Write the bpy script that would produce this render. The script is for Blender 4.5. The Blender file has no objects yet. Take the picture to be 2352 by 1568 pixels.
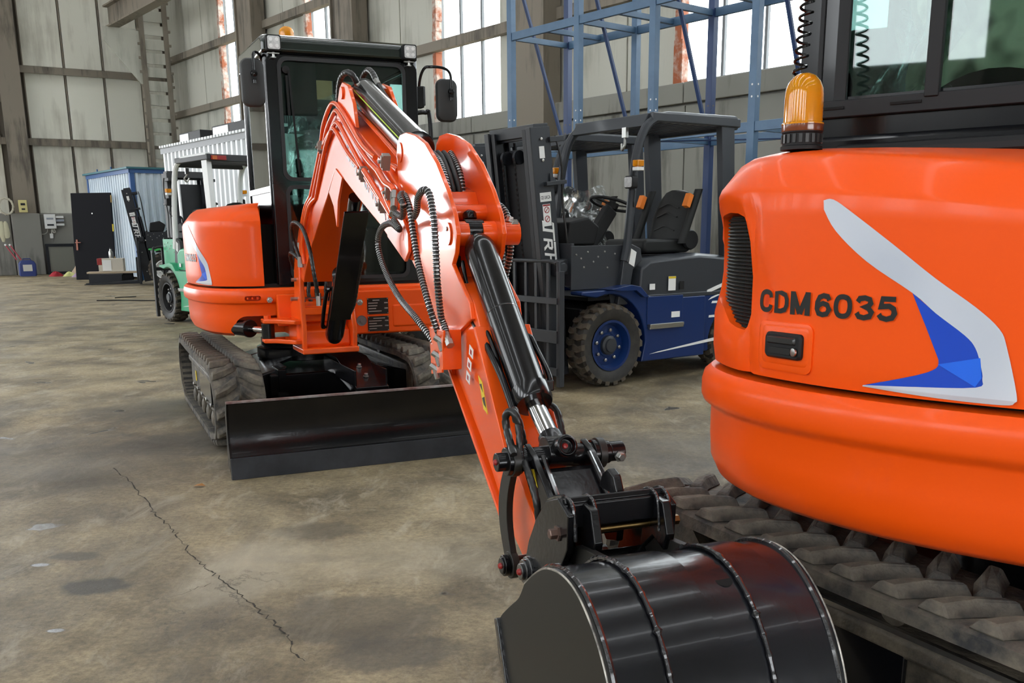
import bpy, bmesh, math, random
from mathutils import Vector, Matrix, Euler
random.seed(7)
S = bpy.context.scene
COL = S.collection
PI = math.pi
# ------------------------------------------------------------------ camera, sky, light, exposure
CAM_H, FPX, CYP = 1.28, 2170.0, 1030.0
PITCH, ROLL = math.atan(502 / FPX), math.radians(.55)
cd = bpy.data.cameras.new('camera'); cam = bpy.data.objects.new('camera', cd); COL.objects.link(cam)
fw = Vector((0, math.cos(PITCH), -math.sin(PITCH))); up = Vector((0, math.sin(PITCH), math.cos(PITCH))); rt = Vector((1, 0, 0))
c_, s_ = math.cos(ROLL), math.sin(ROLL)
r2 = rt * c_ - up * s_; u2 = up * c_ + rt * s_
m = Matrix((r2, u2, -fw)).transposed().to_4x4(); m.translation = (0, 0, CAM_H)
cam.matrix_world = m
cd.sensor_width = 36; cd.lens = FPX / 2352 * 36; cd.shift_y = (CYP - 784) / 2352
cd.clip_start = .05; cd.clip_end = 400
S.camera = cam
S.view_settings.view_transform = 'Standard'; S.view_settings.look = 'None'
S.view_settings.gamma = 1; S.view_settings.use_curve_mapping = False
S.view_settings.exposure = 0.42
W = bpy.data.worlds.new('sky'); S.world = W; W.use_nodes = True
nt = W.node_tree; nt.nodes.clear()
o_ = nt.nodes.new('ShaderNodeOutputWorld'); b_ = nt.nodes.new('ShaderNodeBackground')
b_.inputs[0].default_value = (.93, .97, 1.0, 1); b_.inputs[1].default_value = 7.0
nt.links.new(b_.outputs[0], o_.inputs[0])

# ------------------------------------------------------------------ materials
MATS = {}
def mat(name, col, rough=.5, metal=0, coat=0, spec=.5, noise=None, bump=None, **kw):
    """noise = (scale, second colour, amount, detail); bump = (scale, strength)"""
    if name in MATS: return MATS[name]
    M = bpy.data.materials.new(name); M.use_nodes = True
    t = M.node_tree; p = t.nodes['Principled BSDF']
    p.inputs['Base Color'].default_value = (*col, 1); p.inputs['Roughness'].default_value = rough
    p.inputs['Metallic'].default_value = metal; p.inputs['Coat Weight'].default_value = coat
    p.inputs['Coat Roughness'].default_value = .06
    p.inputs['Specular IOR Level'].default_value = spec
    tc = t.nodes.new('ShaderNodeTexCoord')
    if noise:
        n = t.nodes.new('ShaderNodeTexNoise'); n.inputs['Scale'].default_value = noise[0]
        n.inputs['Detail'].default_value = noise[3] if len(noise) > 3 else 6
        n.inputs['Roughness'].default_value = .65
        t.links.new(tc.outputs['Object'], n.inputs['Vector'])
        r = t.nodes.new('ShaderNodeValToRGB')
        r.color_ramp.elements[0].position = .5 - noise[2] * .25; r.color_ramp.elements[1].position = .5 + noise[2] * .25
        r.color_ramp.elements[0].color = (*col, 1); r.color_ramp.elements[1].color = (*noise[1], 1)
        t.links.new(n.outputs['Fac'], r.inputs[0]); t.links.new(r.outputs[0], p.inputs['Base Color'])
    if bump:
        n2 = t.nodes.new('ShaderNodeTexNoise'); n2.inputs['Scale'].default_value = bump[0]; n2.inputs['Detail'].default_value = 5
        t.links.new(tc.outputs['Object'], n2.inputs['Vector'])
        b = t.nodes.new('ShaderNodeBump'); b.inputs['Strength'].default_value = bump[1]; b.inputs['Distance'].default_value = .01
        t.links.new(n2.outputs['Fac'], b.inputs['Height']); t.links.new(b.outputs[0], p.inputs['Normal'])
    for k, v in kw.items(): p.inputs[k].default_value = v
    MATS[name] = M; return M
def glass(name, tint, gl=.12, rough=.02, flat=False):
    M = bpy.data.materials.new(name); M.use_nodes = True; t = M.node_tree; t.nodes.clear()
    o = t.nodes.new('ShaderNodeOutputMaterial'); mx = t.nodes.new('ShaderNodeMixShader')
    a = t.nodes.new('ShaderNodeBsdfTransparent'); a.inputs[0].default_value = (*tint, 1)
    g = t.nodes.new('ShaderNodeBsdfGlossy'); g.inputs['Roughness'].default_value = rough
    f = t.nodes.new('ShaderNodeFresnel'); f.inputs[0].default_value = 1.5
    ad = t.nodes.new('ShaderNodeMath'); ad.operation = 'ADD'; ad.inputs[1].default_value = gl - .04; ad.use_clamp = True
    t.links.new(f.outputs[0], ad.inputs[0])
    if flat: mx.inputs[0].default_value = gl
    else: t.links.new(ad.outputs[0], mx.inputs[0])
    t.links.new(a.outputs[0], mx.inputs[1]); t.links.new(g.outputs[0], mx.inputs[2]); t.links.new(mx.outputs[0], o.inputs[0])
    MATS[name] = M; return M
ORANGE = mat('orange_paint', (.90, .092, .004), .34, coat=.07, spec=.26)
ORANGE_B = mat('orange_boom_paint', (.86, .095, .006), .25, coat=.35, spec=.45)
BLACK = mat('gloss_black_paint', (.004, .004, .005), .22, coat=.15, spec=.35, bump=(60, .06))
CYLB = mat('cylinder_black', (.005, .005, .006), .2, coat=.3, spec=.45)
CABBLACK = mat('cab_black_paint', (.004, .0045, .006), .18, coat=.2, spec=.35)
MATTE = mat('matte_black', (.009, .009, .010), .55, spec=.3)
PLATE = mat('satin_black_plate', (.018, .017, .015), .42, spec=.4)
BUCKETM = mat('bucket_black', (.004, .004, .005), .24, coat=.15, spec=.4, noise=(2.2, (.012, .013, .017), .8), bump=(14, .12))
RUBBER = mat('dusty_rubber', (.026, .027, .029), .8, noise=(10, (.17, .145, .11), .62, 10), bump=(40, .6))
RUBBERD = mat('dark_rubber', (.013, .013, .013), .7, noise=(14, (.045, .04, .034), .6), bump=(60, .3))
TYRE = mat('tyre_rubber', (.010, .010, .010), .62, noise=(12, (.035, .031, .026), .8))
TYRETREAD = mat('tyre_tread_rubber', (.035, .03, .024), .8, noise=(16, (.10, .08, .055), .9))
CHROME = mat('chrome', (.75, .76, .78), .12, 1)
STEEL = mat('zinc_steel', (.42, .42, .40), .32, 1)
BOLT = mat('bolt_steel', (.45, .44, .42), .35, 1)
GREY = mat('charcoal_paint', (.030, .034, .041), .42, coat=.1, spec=.4)
GREYD = mat('dark_mast_paint', (.012, .014, .019), .4, spec=.35)
BLUE = mat('forklift_blue', (.004, .024, .115), .35, coat=.15, spec=.35)
GREEN = mat('forklift_green', (.03, .33, .16), .4, noise=(5, (.045, .40, .2), .8))
LIME = mat('lime_green', (.05, .45, .10), .4)
WHITE = mat('white_paint', (.78, .79, .78), .45)
WHITESTK = mat('white_print', (.80, .81, .80), .5)
SILVER = mat('silver_decal', (.50, .54, .62), .35, noise=(3, (.74, .77, .83), .9, 1), coat=.4)
DBLUE = mat('blue_decal', (.004, .06, .52), .3, coat=.4)
DBLUE2 = mat('light_blue_decal', (.012, .14, .80), .3, coat=.4)
YELLOW = mat('warning_yellow', (.75, .55, .02), .45)
LINE = mat('yellow_green_line', (.55, .72, .06), .4)
RED = mat('red_cap', (.30, .012, .01), .4)
REDBR = mat('worn_red_steel', (.10, .022, .016), .4, noise=(7, (.35, .34, .33), .8))
RACK = mat('rack_blue', (.055, .115, .20), .42, noise=(3, (.085, .165, .27), .9))
RACKD = mat('rack_dark_blue', (.02, .045, .13), .45)
AMBER = mat('amber_plastic', (1.0, .40, .008), .12, coat=.2, spec=.5, **{'Transmission Weight': .45})
LAMPG = mat('lamp_lens', (.45, .46, .47), .25, noise=(40, (.75, .76, .76), .9))
SEAT = mat('seat_vinyl', (.011, .012, .012), .5, spec=.35)
HOSE = mat('hose_black', (.010, .010, .010), .35)
HOSEW = mat('hose_spring_silver', (.62, .62, .62), .28, .8)
GREASE = mat('wet_weld_paint', (.015, .015, .017), .08, coat=.9, bump=(90, .5))
BRASS = mat('brass_pin', (.20, .13, .05), .35, 1)
DIRTB = mat('dirty_black_steel', (.014, .013, .012), .6, noise=(9, (.15, .125, .09), .7), bump=(50, .5))
TEXTM = mat('black_letter', (.010, .010, .010), .35)
GREYTXT = mat('grey_letter', (.33, .36, .42), .4)
CLOTH = mat('pale_cloth', (.62, .60, .55), .85)
def camo():
    M = mat('camouflage_cloth', (.50, .47, .33), .85, noise=(7, (.08, .09, .05), .25, 2)); return M
GLASSC = glass('cab_glass', (.70, .83, .80), .055)
GLASSW = glass('window_glass', (.93, .95, .95), .06, .1, True)
FILM = glass('clear_plastic_film', (.86, .89, .88), .16, .14)
def _film():
    t = FILM.node_tree; o = [n for n in t.nodes if n.type == 'OUTPUT_MATERIAL'][0]; mx = [n for n in t.nodes if n.type == 'MIX_SHADER'][0]
    d = t.nodes.new('ShaderNodeBsdfDiffuse'); d.inputs[0].default_value = (.55, .60, .59, 1); m2 = t.nodes.new('ShaderNodeMixShader')
    tc = t.nodes.new('ShaderNodeTexCoord'); n = t.nodes.new('ShaderNodeTexNoise'); n.inputs['Scale'].default_value = 9; n.inputs['Distortion'].default_value = 2.5
    r = t.nodes.new('ShaderNodeValToRGB'); r.color_ramp.elements[0].position = .48; r.color_ramp.elements[1].position = .72
    r.color_ramp.elements[0].color = (.06, .06, .06, 1); r.color_ramp.elements[1].color = (.6, .6, .6, 1)
    t.links.new(tc.outputs['Object'], n.inputs['Vector']); t.links.new(n.outputs['Fac'], r.inputs[0]); t.links.new(r.outputs[0], m2.inputs[0])
    t.links.new(mx.outputs[0], m2.inputs[1]); t.links.new(d.outputs[0], m2.inputs[2]); t.links.new(m2.outputs[0], o.inputs[0])
_film()

# ------------------------------------------------------------------ mesh helpers
def V(*a): return Vector(a)
class MB:
    def __init__(s, M=None): s.v = []; s.f = []; s.mi = []; s.cur = 0; s.M = M
    def add(s, vs, fs):
        b = len(s.v)
        s.v += [tuple(s.M @ Vector(v)) if s.M else tuple(v) for v in vs]
        s.f += [[i + b for i in f] for f in fs]; s.mi += [s.cur] * len(fs); return s
    def box(s, c, d, R=None):
        vs = [Vector((x * d[0] / 2, y * d[1] / 2, z * d[2] / 2)) for z in (-1, 1) for y in (-1, 1) for x in (-1, 1)]
        if R is not None:
            R = R if isinstance(R, Matrix) else Euler(R).to_matrix()
            vs = [R @ v for v in vs]
        vs = [v + Vector(c) for v in vs]
        return s.add(vs, [[0, 2, 3, 1], [4, 5, 7, 6], [0, 1, 5, 4], [2, 6, 7, 3], [0, 4, 6, 2], [1, 3, 7, 5]])
    def beam(s, p0, p1, w, h, side=(0, 0, 1)):
        """rectangular bar from p0 to p1, h measured along 'side'"""
        p0, p1 = Vector(p0), Vector(p1); d = p1 - p0; x = d.normalized(); z = Vector(side); z = (z - x * z.dot(x))
        if z.length < 1e-4: z = Vector((1, 0, 0)) - x * x.x
        z.normalize(); y = z.cross(x); R = Matrix((x, y, z)).transposed()
        return s.box((p0 + p1) / 2, (d.length, w, h), R)
    def prism(s, poly, a, b, axis='y'):
        f = {'x': lambda p, t: (t, p[0], p[1]), 'y': lambda p, t: (p[0], t, p[1]), 'z': lambda p, t: (p[0], p[1], t)}[axis]
        n = len(poly); vs = [f(p, a) for p in poly] + [f(p, b) for p in poly]
        return s.add(vs, [list(range(n)), list(range(2 * n - 1, n - 1, -1))] + [[i, i + n, (i + 1) % n + n, (i + 1) % n] for i in range(n)])
    def rings(s, R, closed=True, caps=True, loop=False):
        n = len(R[0]); vs = [p for r in R for p in r]; fs = []
        for k in range(len(R) - (0 if loop else 1)):
            a = k * n; b = ((k + 1) % len(R)) * n
            for i in range(n if closed else n - 1):
                j = (i + 1) % n; fs.append([a + i, a + j, b + j, b + i])
        if caps and closed and not loop: fs += [list(range(n - 1, -1, -1)), [(len(R) - 1) * n + i for i in range(n)]]
        return s.add(vs, fs)
    def lathe(s, prof, p0=(0, 0, 0), ax=(0, 0, 1), n=20, caps=True):
        ax = Vector(ax).normalized(); t = Vector((0, 0, 1)) if abs(ax.z) < .9 else Vector((1, 0, 0))
        u = ax.cross(t).normalized(); w = ax.cross(u); p0 = Vector(p0)
        return s.rings([[p0 + ax * h + (u * math.cos(2 * PI * i / n) + w * math.sin(2 * PI * i / n)) * r for i in range(n)] for r, h in prof], caps=caps)
    def cyl(s, p0, p1, r, r1=None, n=16, caps=True):
        p0, p1 = Vector(p0), Vector(p1); L = (p1 - p0).length
        return s.lathe([(r, 0), (r if r1 is None else r1, L)], p0, p1 - p0, n, caps)
    def tube(s, pts, r, n=8, closed=False, rf=None, mf=None):
        P = [Vector(p) for p in pts]; N = len(P); R = []; nrm = None
        for i in range(N):
            t = (P[(i + 1) % N] - P[i - 1]) if closed else (P[min(i + 1, N - 1)] - P[max(i - 1, 0)])
            t.normalize()
            if nrm is None:
                nrm = Vector((0, 0, 1)) if abs(t.z) < .9 else Vector((1, 0, 0))
            nrm = (nrm - t * nrm.dot(t)).normalized(); b = t.cross(nrm); rr = rf(i) if rf else r
            R.append([P[i] + (nrm * math.cos(2 * PI * k / n) + b * math.sin(2 * PI * k / n)) * rr for k in range(n)])
        if mf:
            base = len(s.v); s.add([p for q in R for p in q], [])
            for k in range(N - 1):
                s.cur = mf(k)
                for i in range(n):
                    j = (i + 1) % n
                    s.f.append([base + k * n + i, base + k * n + j, base + (k + 1) * n + j, base + (k + 1) * n + i]); s.mi.append(s.cur)
            s.cur = 0; return s
        return s.rings(R, loop=closed)
    def grid(s, fn, nu, nv, skip=None):
        vs = [fn(i, j) for i in range(nu + 1) for j in range(nv + 1)]
        fs = [[i * (nv + 1) + j, (i + 1) * (nv + 1) + j, (i + 1) * (nv + 1) + j + 1, i * (nv + 1) + j + 1]
              for i in range(nu) for j in range(nv) if not (skip and skip(i, j))]
        return s.add(vs, fs)
    def frame(s, outer, inner, a, b, axis='x'):
        """ring plate between two outlines of equal point count"""
        f = {'x': lambda p, t: (t, p[0], p[1]), 'y': lambda p, t: (p[0], t, p[1]), 'z': lambda p, t: (p[0], p[1], t)}[axis]
        return s.rings([[f(p, a) for p in outer], [f(p, b) for p in outer], [f(p, b) for p in inner], [f(p, a) for p in inner]], loop=True)
def obj(name, mb, m, parent=None, bev=0, smooth=35, seg=2, solid=0, weld=False):
    me = bpy.data.meshes.new(name); me.from_pydata(mb.v, [], mb.f)
    ms = m if isinstance(m, (list, tuple)) else [m]
    for q in ms: me.materials.append(q)
    if len(ms) > 1: me.polygons.foreach_set('material_index', mb.mi)
    bm = bmesh.new(); bm.from_mesh(me)
    if weld: bmesh.ops.remove_doubles(bm, verts=bm.verts, dist=1e-4)
    bmesh.ops.recalc_face_normals(bm, faces=bm.faces)
    bm.to_mesh(me); bm.free()
    if smooth:
        me.polygons.foreach_set('use_smooth', [True] * len(me.polygons)); me.set_sharp_from_angle(angle=math.radians(smooth))
    o = bpy.data.objects.new(name, me); COL.objects.link(o); o.parent = parent
    if solid: d = o.modifiers.new('s', 'SOLIDIFY'); d.thickness = solid; d.offset = -1
    if bev:
        d = o.modifiers.new('b', 'BEVEL'); d.width = bev; d.segments = seg; d.limit_method = 'ANGLE'; d.angle_limit = math.radians(40); d.harden_normals = bool(smooth)
    return o
def thing(name, label, cat, loc=(0, 0, 0), rz=0, group=None, rot=None):
    o = bpy.data.objects.new(name, None); COL.objects.link(o); o.location = loc; o.rotation_euler = rot or (0, 0, rz)
    o.empty_display_size = .1
    return tag(o, label, cat, group)
def tag(o, label, cat, group=None):
    o['label'] = label; o['category'] = cat
    if group: o['group'] = group
    return o
def struct(o): o['kind'] = 'structure'; return o
def boolean(o, cutters):
    for cmb in cutters:
        c = obj('cutter', cmb, MATTE, None, smooth=0); c.matrix_world = o.matrix_world if not o.parent else Matrix()
        c.parent = o.parent
        d = o.modifiers.new('bool', 'BOOLEAN'); d.operation = 'DIFFERENCE'; d.object = c; d.solver = 'EXACT'
        bpy.context.view_layer.update()
        me = bpy.data.meshes.new_from_object(o.evaluated_get(bpy.context.evaluated_depsgraph_get()))
        o.modifiers.clear(); o.data = me; bpy.data.objects.remove(c)
    o.data.polygons.foreach_set('use_smooth', [True] * len(o.data.polygons)); o.data.set_sharp_from_angle(angle=math.radians(30))
    return o
def copy_tree(o, parent=None):
    c = o.copy(); COL.objects.link(c); c.parent = parent
    for ch in o.children: copy_tree(ch, c)
    return c
def spline(pts, n=8):
    P = [Vector(p) for p in pts]; out = []
    for i in range(len(P) - 1):
        p0, p1, p2, p3 = P[max(i - 1, 0)], P[i], P[i + 1], P[min(i + 2, len(P) - 1)]
        for k in range(n):
            t = k / n
            out.append(.5 * ((2 * p1) + (p2 - p0) * t + (2 * p0 - 5 * p1 + 4 * p2 - p3) * t * t + (3 * p1 - p0 - 3 * p2 + p3) * t ** 3))
    out.append(P[-1]); return out
def resample(P, step):
    out = [P[0]]; acc = 0
    for a, b in zip(P[:-1], P[1:]):
        L = (b - a).length; d = step - acc
        while d <= L: out.append(a.lerp(b, d / L)); d += step
        acc = L - (d - step)
    return out
def rrect(y0, z0, y1, z1, r, k=5):
    """rounded rectangle outline, 4*(k+1) points; r may be a 4-tuple (bl, br, tr, tl)"""
    rs = r if isinstance(r, (tuple, list)) else (r,) * 4; out = []
    for (cx, cy, a), q in zip(((y0, z0, PI), (y1, z0, 1.5 * PI), (y1, z1, 0), (y0, z1, .5 * PI)), rs):
        ox = cx + (q if cx == y0 else -q); oy = cy + (q if cy == z0 else -q)
        for i in range(k + 1):
            t = a + i * PI / 2 / k; out.append((ox + q * math.cos(t), oy + q * math.sin(t)))
    return out
def text_mesh(body, size=1.0, bold=0.0, shear=0.0, n=3):
    cu = bpy.data.curves.new('t', 'FONT'); cu.body = body; cu.size = size; cu.offset = bold; cu.shear = shear; cu.resolution_u = n
    o = bpy.data.objects.new('t', cu); COL.objects.link(o); bpy.context.view_layer.update()
    me = bpy.data.meshes.new_from_object(o.evaluated_get(bpy.context.evaluated_depsgraph_get()))
    vs = [v.co.copy() for v in me.vertices]; fs = [list(p.vertices) for p in me.polygons]
    bpy.data.objects.remove(o); return vs, fs
def spring_hose(name, pts, r, parent, pitch=.012, M=None, mats=(HOSE, HOSEW), n=8):
    P = resample(spline(pts, 10), pitch / 5)
    mb = MB(M); mb.tube(P, r, n, rf=lambda i: r if i % 5 in (0, 1) else r * .82, mf=lambda k: 1 if k % 5 == 0 else 0)
    return obj(name, mb, list(mats), parent, smooth=0)
def smooth_hose(name, pts, r, parent, m=HOSE, M=None, n=8, k=8):
    return obj(name, MB(M).tube(spline(pts, k), r, n), m, parent, smooth=60)
def wrap_hose(name, pts, r, parent, M=None):
    P = resample(spline(pts, 10), .006)
    mb = MB(M); mb.tube(P, r, 8, rf=lambda i: r * (1 if i % 5 else .84)); return obj(name, mb, HOSE, parent, smooth=60)
def bolt(mb, p, ax, r=.012, h=.012):
    mb.lathe([(r * 1.5, 0), (r * 1.5, h * .25), (r, h * .25), (r, h), (r * .8, h * 1.1)], p, ax, 6)

# ------------------------------------------------------------------ the hall
def floor_mat():
    M = bpy.data.materials.new('stained_concrete_floor'); M.use_nodes = True; t = M.node_tree; p = t.nodes['Principled BSDF']
    N = t.nodes.new; L = t.links.new
    tc = N('ShaderNodeTexCoord')
    def noise(sc, det=6, rough=.6, dist=0, vec=None):
        n = N('ShaderNodeTexNoise'); n.inputs['Scale'].default_value = sc; n.inputs['Detail'].default_value = det
        n.inputs['Roughness'].default_value = rough; n.inputs['Distortion'].default_value = dist
        L((vec or tc.outputs['Object']), n.inputs['Vector']); return n.outputs['Fac']
    def ramp(src, a, b, ca=(0, 0, 0), cb=(1, 1, 1)):
        r = N('ShaderNodeValToRGB'); e = r.color_ramp.elements; e[0].position = a; e[1].position = b
        e[0].color = (*ca, 1); e[1].color = (*cb, 1); L(src, r.inputs[0]); return r.outputs[0]
    def mix(f, a, b, mode='MIX'):
        x = N('ShaderNodeMixRGB'); x.blend_type = mode
        for i, q in ((0, f), (1, a), (2, b)):
            if isinstance(q, (int, float)): x.inputs[i].default_value = q
            elif isinstance(q, tuple): x.inputs[i].default_value = (*q, 1)
            else: L(q, x.inputs[i])
        return x.outputs[0]
    mp = N('ShaderNodeMapping'); mp.inputs['Scale'].default_value = (1, .45, 1); mp.inputs['Rotation'].default_value = (0, 0, .5); L(tc.outputs['Object'], mp.inputs[0])
    base = ramp(noise(1.6, 8, .65, .3), .38, .62, (.145, .115, .072), (.37, .305, .20))
    fine = ramp(noise(38, 9, .8), .34, .66, (.50, .475, .42), (1.3, 1.25, 1.12))
    c = mix(1.0, base, fine, 'MULTIPLY')
    pale = ramp(noise(5, 9, .75, .6, mp.outputs[0]), .52, .66); c = mix(mix(1, pale, (.55, .55, .55), 'MULTIPLY'), c, (.46, .40, .295))
    dark = ramp(noise(.55, 8, .68, .8, mp.outputs[0]), .52, .66); c = mix(mix(1, dark, (.7, .7, .7), 'MULTIPLY'), c, (.075, .065, .048))
    spot = ramp(noise(2.1, 3, .5, .4), .69, .71); c = mix(mix(1, spot, (.75, .75, .75), 'MULTIPLY'), c, (.04, .036, .03))
    # oil and damp patches where they lie on this floor, plus one painted dark reflection
    nz = N('ShaderNodeTexNoise'); nz.inputs['Scale'].default_value = 5; nz.inputs['Detail'].default_value = 7; nz.inputs['Roughness'].default_value = .65; L(tc.outputs['Object'], nz.inputs['Vector'])
    wet = 0
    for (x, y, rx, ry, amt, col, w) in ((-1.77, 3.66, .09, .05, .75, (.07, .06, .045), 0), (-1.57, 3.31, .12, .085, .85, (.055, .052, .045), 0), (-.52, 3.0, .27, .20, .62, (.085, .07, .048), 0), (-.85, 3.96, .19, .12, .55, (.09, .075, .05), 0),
            (-2.6, 5.3, .75, .50, .50, (.07, .06, .045), 0), (-2.05, 5.9, .30, .28, .5, (.06, .052, .042), 0), (-.36, 2.72, .20, .12, .65, (.07, .06, .045), 0), (.83, 5.4, .55, .40, .62, (.06, .055, .05), 0), (-.86, 3.60, .16, .05, .5, (.09, .075, .055), 0),  # last but one: a dark reflection put into the floor colour
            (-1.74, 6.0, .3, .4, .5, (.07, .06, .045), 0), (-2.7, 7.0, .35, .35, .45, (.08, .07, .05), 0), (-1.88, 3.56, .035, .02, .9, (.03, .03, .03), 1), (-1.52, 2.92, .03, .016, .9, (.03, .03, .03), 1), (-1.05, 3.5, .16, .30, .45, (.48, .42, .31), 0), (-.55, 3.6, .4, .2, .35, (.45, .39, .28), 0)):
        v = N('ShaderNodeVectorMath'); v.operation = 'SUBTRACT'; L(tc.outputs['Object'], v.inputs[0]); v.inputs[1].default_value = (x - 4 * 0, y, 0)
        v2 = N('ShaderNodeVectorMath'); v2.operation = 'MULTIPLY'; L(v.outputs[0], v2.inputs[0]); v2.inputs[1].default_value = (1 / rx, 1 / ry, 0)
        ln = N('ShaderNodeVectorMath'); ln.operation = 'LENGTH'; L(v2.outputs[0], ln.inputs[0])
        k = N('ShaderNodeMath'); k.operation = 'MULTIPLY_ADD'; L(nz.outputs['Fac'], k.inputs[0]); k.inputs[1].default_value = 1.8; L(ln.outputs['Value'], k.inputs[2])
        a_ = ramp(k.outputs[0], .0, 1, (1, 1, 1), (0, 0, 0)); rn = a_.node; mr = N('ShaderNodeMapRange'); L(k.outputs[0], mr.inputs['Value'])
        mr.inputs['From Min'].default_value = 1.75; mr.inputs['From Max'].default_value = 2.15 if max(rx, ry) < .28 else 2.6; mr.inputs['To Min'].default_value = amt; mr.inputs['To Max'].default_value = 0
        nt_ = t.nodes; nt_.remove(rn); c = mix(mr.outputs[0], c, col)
        if w: wet = mr.outputs[0] if wet == 0 else mix(1, wet, mr.outputs[0], 'ADD')
    # cracks: thin iso-lines of a coarse noise, only in some places
    cn = noise(.42, 10, .62, .2); ab = N('ShaderNodeMath'); ab.operation = 'SUBTRACT'; L(cn, ab.inputs[0]); ab.inputs[1].default_value = .5
    a2 = N('ShaderNodeMath'); a2.operation = 'ABSOLUTE'; L(ab.outputs[0], a2.inputs[0])
    crack = ramp(a2.outputs[0], 0, .0022, (1, 1, 1), (0, 0, 0)); gate = ramp(noise(.5, 2, .5, 0, mp.outputs[0]), .64, .70)
    c = mix(mix(1, crack, gate, 'MULTIPLY'), c, (.03, .026, .02))
    L(c, p.inputs['Base Color'])
    r = ramp(noise(1.3, 6, .6, .5), .3, .7, (.42, .42, .42), (.72, .72, .72)); r = mix(spot, r, (.2, .2, .2)); r = mix(wet, r, (.03, .03, .03)); L(r, p.inputs['Roughness'])
    b = N('ShaderNodeBump'); b.inputs['Strength'].default_value = .5; b.inputs['Distance'].default_value = .012
    L(noise(30, 10, .78), b.inputs['Height']); L(b.outputs[0], p.inputs['Normal'])
    return M
def wall_mat(name, a, b, sc=1.2):
    M = bpy.data.materials.new(name); M.use_nodes = True; t = M.node_tree; p = t.nodes['Principled BSDF']; N = t.nodes.new; L = t.links.new
    tc = N('ShaderNodeTexCoord'); mp = N('ShaderNodeMapping'); mp.inputs['Scale'].default_value = (2.2, 2.2, .22); L(tc.outputs['Object'], mp.inputs[0])
    n = N('ShaderNodeTexNoise'); n.inputs['Scale'].default_value = sc; n.inputs['Detail'].default_value = 9; n.inputs['Roughness'].default_value = .66; L(mp.outputs[0], n.inputs['Vector'])
    n2 = N('ShaderNodeTexNoise'); n2.inputs['Scale'].default_value = .45; n2.inputs['Detail'].default_value = 5; L(tc.outputs['Object'], n2.inputs['Vector'])
    ad = N('ShaderNodeMath'); ad.operation = 'ADD'; L(n.outputs['Fac'], ad.inputs[0]); L(n2.outputs['Fac'], ad.inputs[1])
    r = N('ShaderNodeValToRGB'); e = r.color_ramp.elements; e[0].position = .36 + .4; e[1].position = .7 + .42 - .02; e[0].color = (*b, 1); e[1].color = (*a, 1)
    L(ad.outputs[0], r.inputs[0]); L(r.outputs[0], p.inputs['Base Color']); p.inputs['Roughness'].default_value = .8
    return M
WALLM = wall_mat('grimy_wall_panel', (.50, .495, .43), (.31, .30, .25))
WALLE = wall_mat('lit_end_panel', (.74, .73, .64), (.50, .48, .41))  # panel copy for the end wall, lighter to paint in the stronger light there
WALLM2 = wall_mat('grey_concrete', (.25, .245, .215), (.095, .09, .075), 2)
PLINTH = wall_mat('rough_concrete_plinth', (.24, .235, .215), (.10, .097, .085), 3)
BEAMM = wall_mat('dusty_brown_steel', (.22, .19, .15), (.08, .07, .058), 3)
SEAM = mat('dark_seam', (.12, .105, .085), .8)
RUST = mat('rusty_jamb', (.55, .50, .44), .7, noise=(1.6, (.34, .09, .03), .25))
MULL = mat('window_bar', (.16, .17, .18), .6)

fm = MB(); fm.box((4, 22, -.1), (90, 110, .2)); floor = struct(obj('floor', fm, floor_mat(), smooth=0))
CX0, CY0 = -11.57, 34.2
CRK = mat('crack_dark', (.035, .03, .023), .95)
def crack(pts, w):
    rnd = random.Random(3); P = []
    for a, b in zip(pts[:-1], pts[1:]):
        for k in range(8): t = k / 8; P.append((a[0] + (b[0] - a[0]) * t + rnd.uniform(-.012, .012), a[1] + (b[1] - a[1]) * t + rnd.uniform(-.012, .012)))
    mb = MB()
    for a, b in zip(P[:-1], P[1:]):
        ww = w * rnd.uniform(.3, 1.2); mb.add([(a[0] - ww, a[1], .0012), (a[0] + ww, a[1] + ww, .0012), (b[0] + ww, b[1] + ww, .0012), (b[0] - ww, b[1], .0012)], [[0, 1, 2, 3]])
    o = obj('floor_crack', mb, CRK, floor, smooth=0); o['kind'] = 'structure'
crack([(-2.23, 5.14), (-2.015, 4.82), (-1.74, 4.36), (-1.64, 4.18), (-1.49, 3.97), (-1.375, 3.77), (-1.29, 3.62), (-1.22, 3.53), (-1.13, 3.41), (-1.0, 3.24), (-.89, 3.08), (-.78, 2.93), (-.72, 2.81), (-.64, 2.64)], .0028)
crack([(-1.9, 2.85), (-1.68, 2.93), (-1.53, 3.02), (-1.37, 3.13), (-1.2, 3.24), (-1.13, 3.36)], .0015)
YW = math.atan2(-.776, .631); YE = math.atan2(-.515, -.857)
SILL, TOPZ, XEND = 3.6, 11.0, 46.0
WINS = [(4.4, 5.9), (9.9, 11.5), (15.77, 17.97), (22.7, 27.6), (29.4, 33.6), (35.6, 40)]
wr = MB(); wr.box((XEND / 2, .2, SILL / 2 - .02), (XEND, .4, SILL - .04))
for a, b in zip([0] + [w[1] for w in WINS], [w[0] for w in WINS] + [XEND]): wr.box(((a + b) / 2, .25, (SILL + TOPZ) / 2), (b - a, .1, TOPZ - SILL))
wall_r = struct(obj('wall_right', wr, WALLM2, smooth=0)); wall_r.location = (CX0, CY0, 0); wall_r.rotation_euler.z = YW
def panels(parent, x0, x1, z0, z1, y, m, w, th=.12, gap=.03):
    n = max(1, round((x1 - x0) / w)); d = (x1 - x0) / n
    for i in range(n):
        o = obj('wall_panel', MB().box((x0 + (i + .5) * d, y, (z0 + z1) / 2), (d - gap, th, z1 - z0 - gap)), m, parent, bev=.012, smooth=0)
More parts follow.
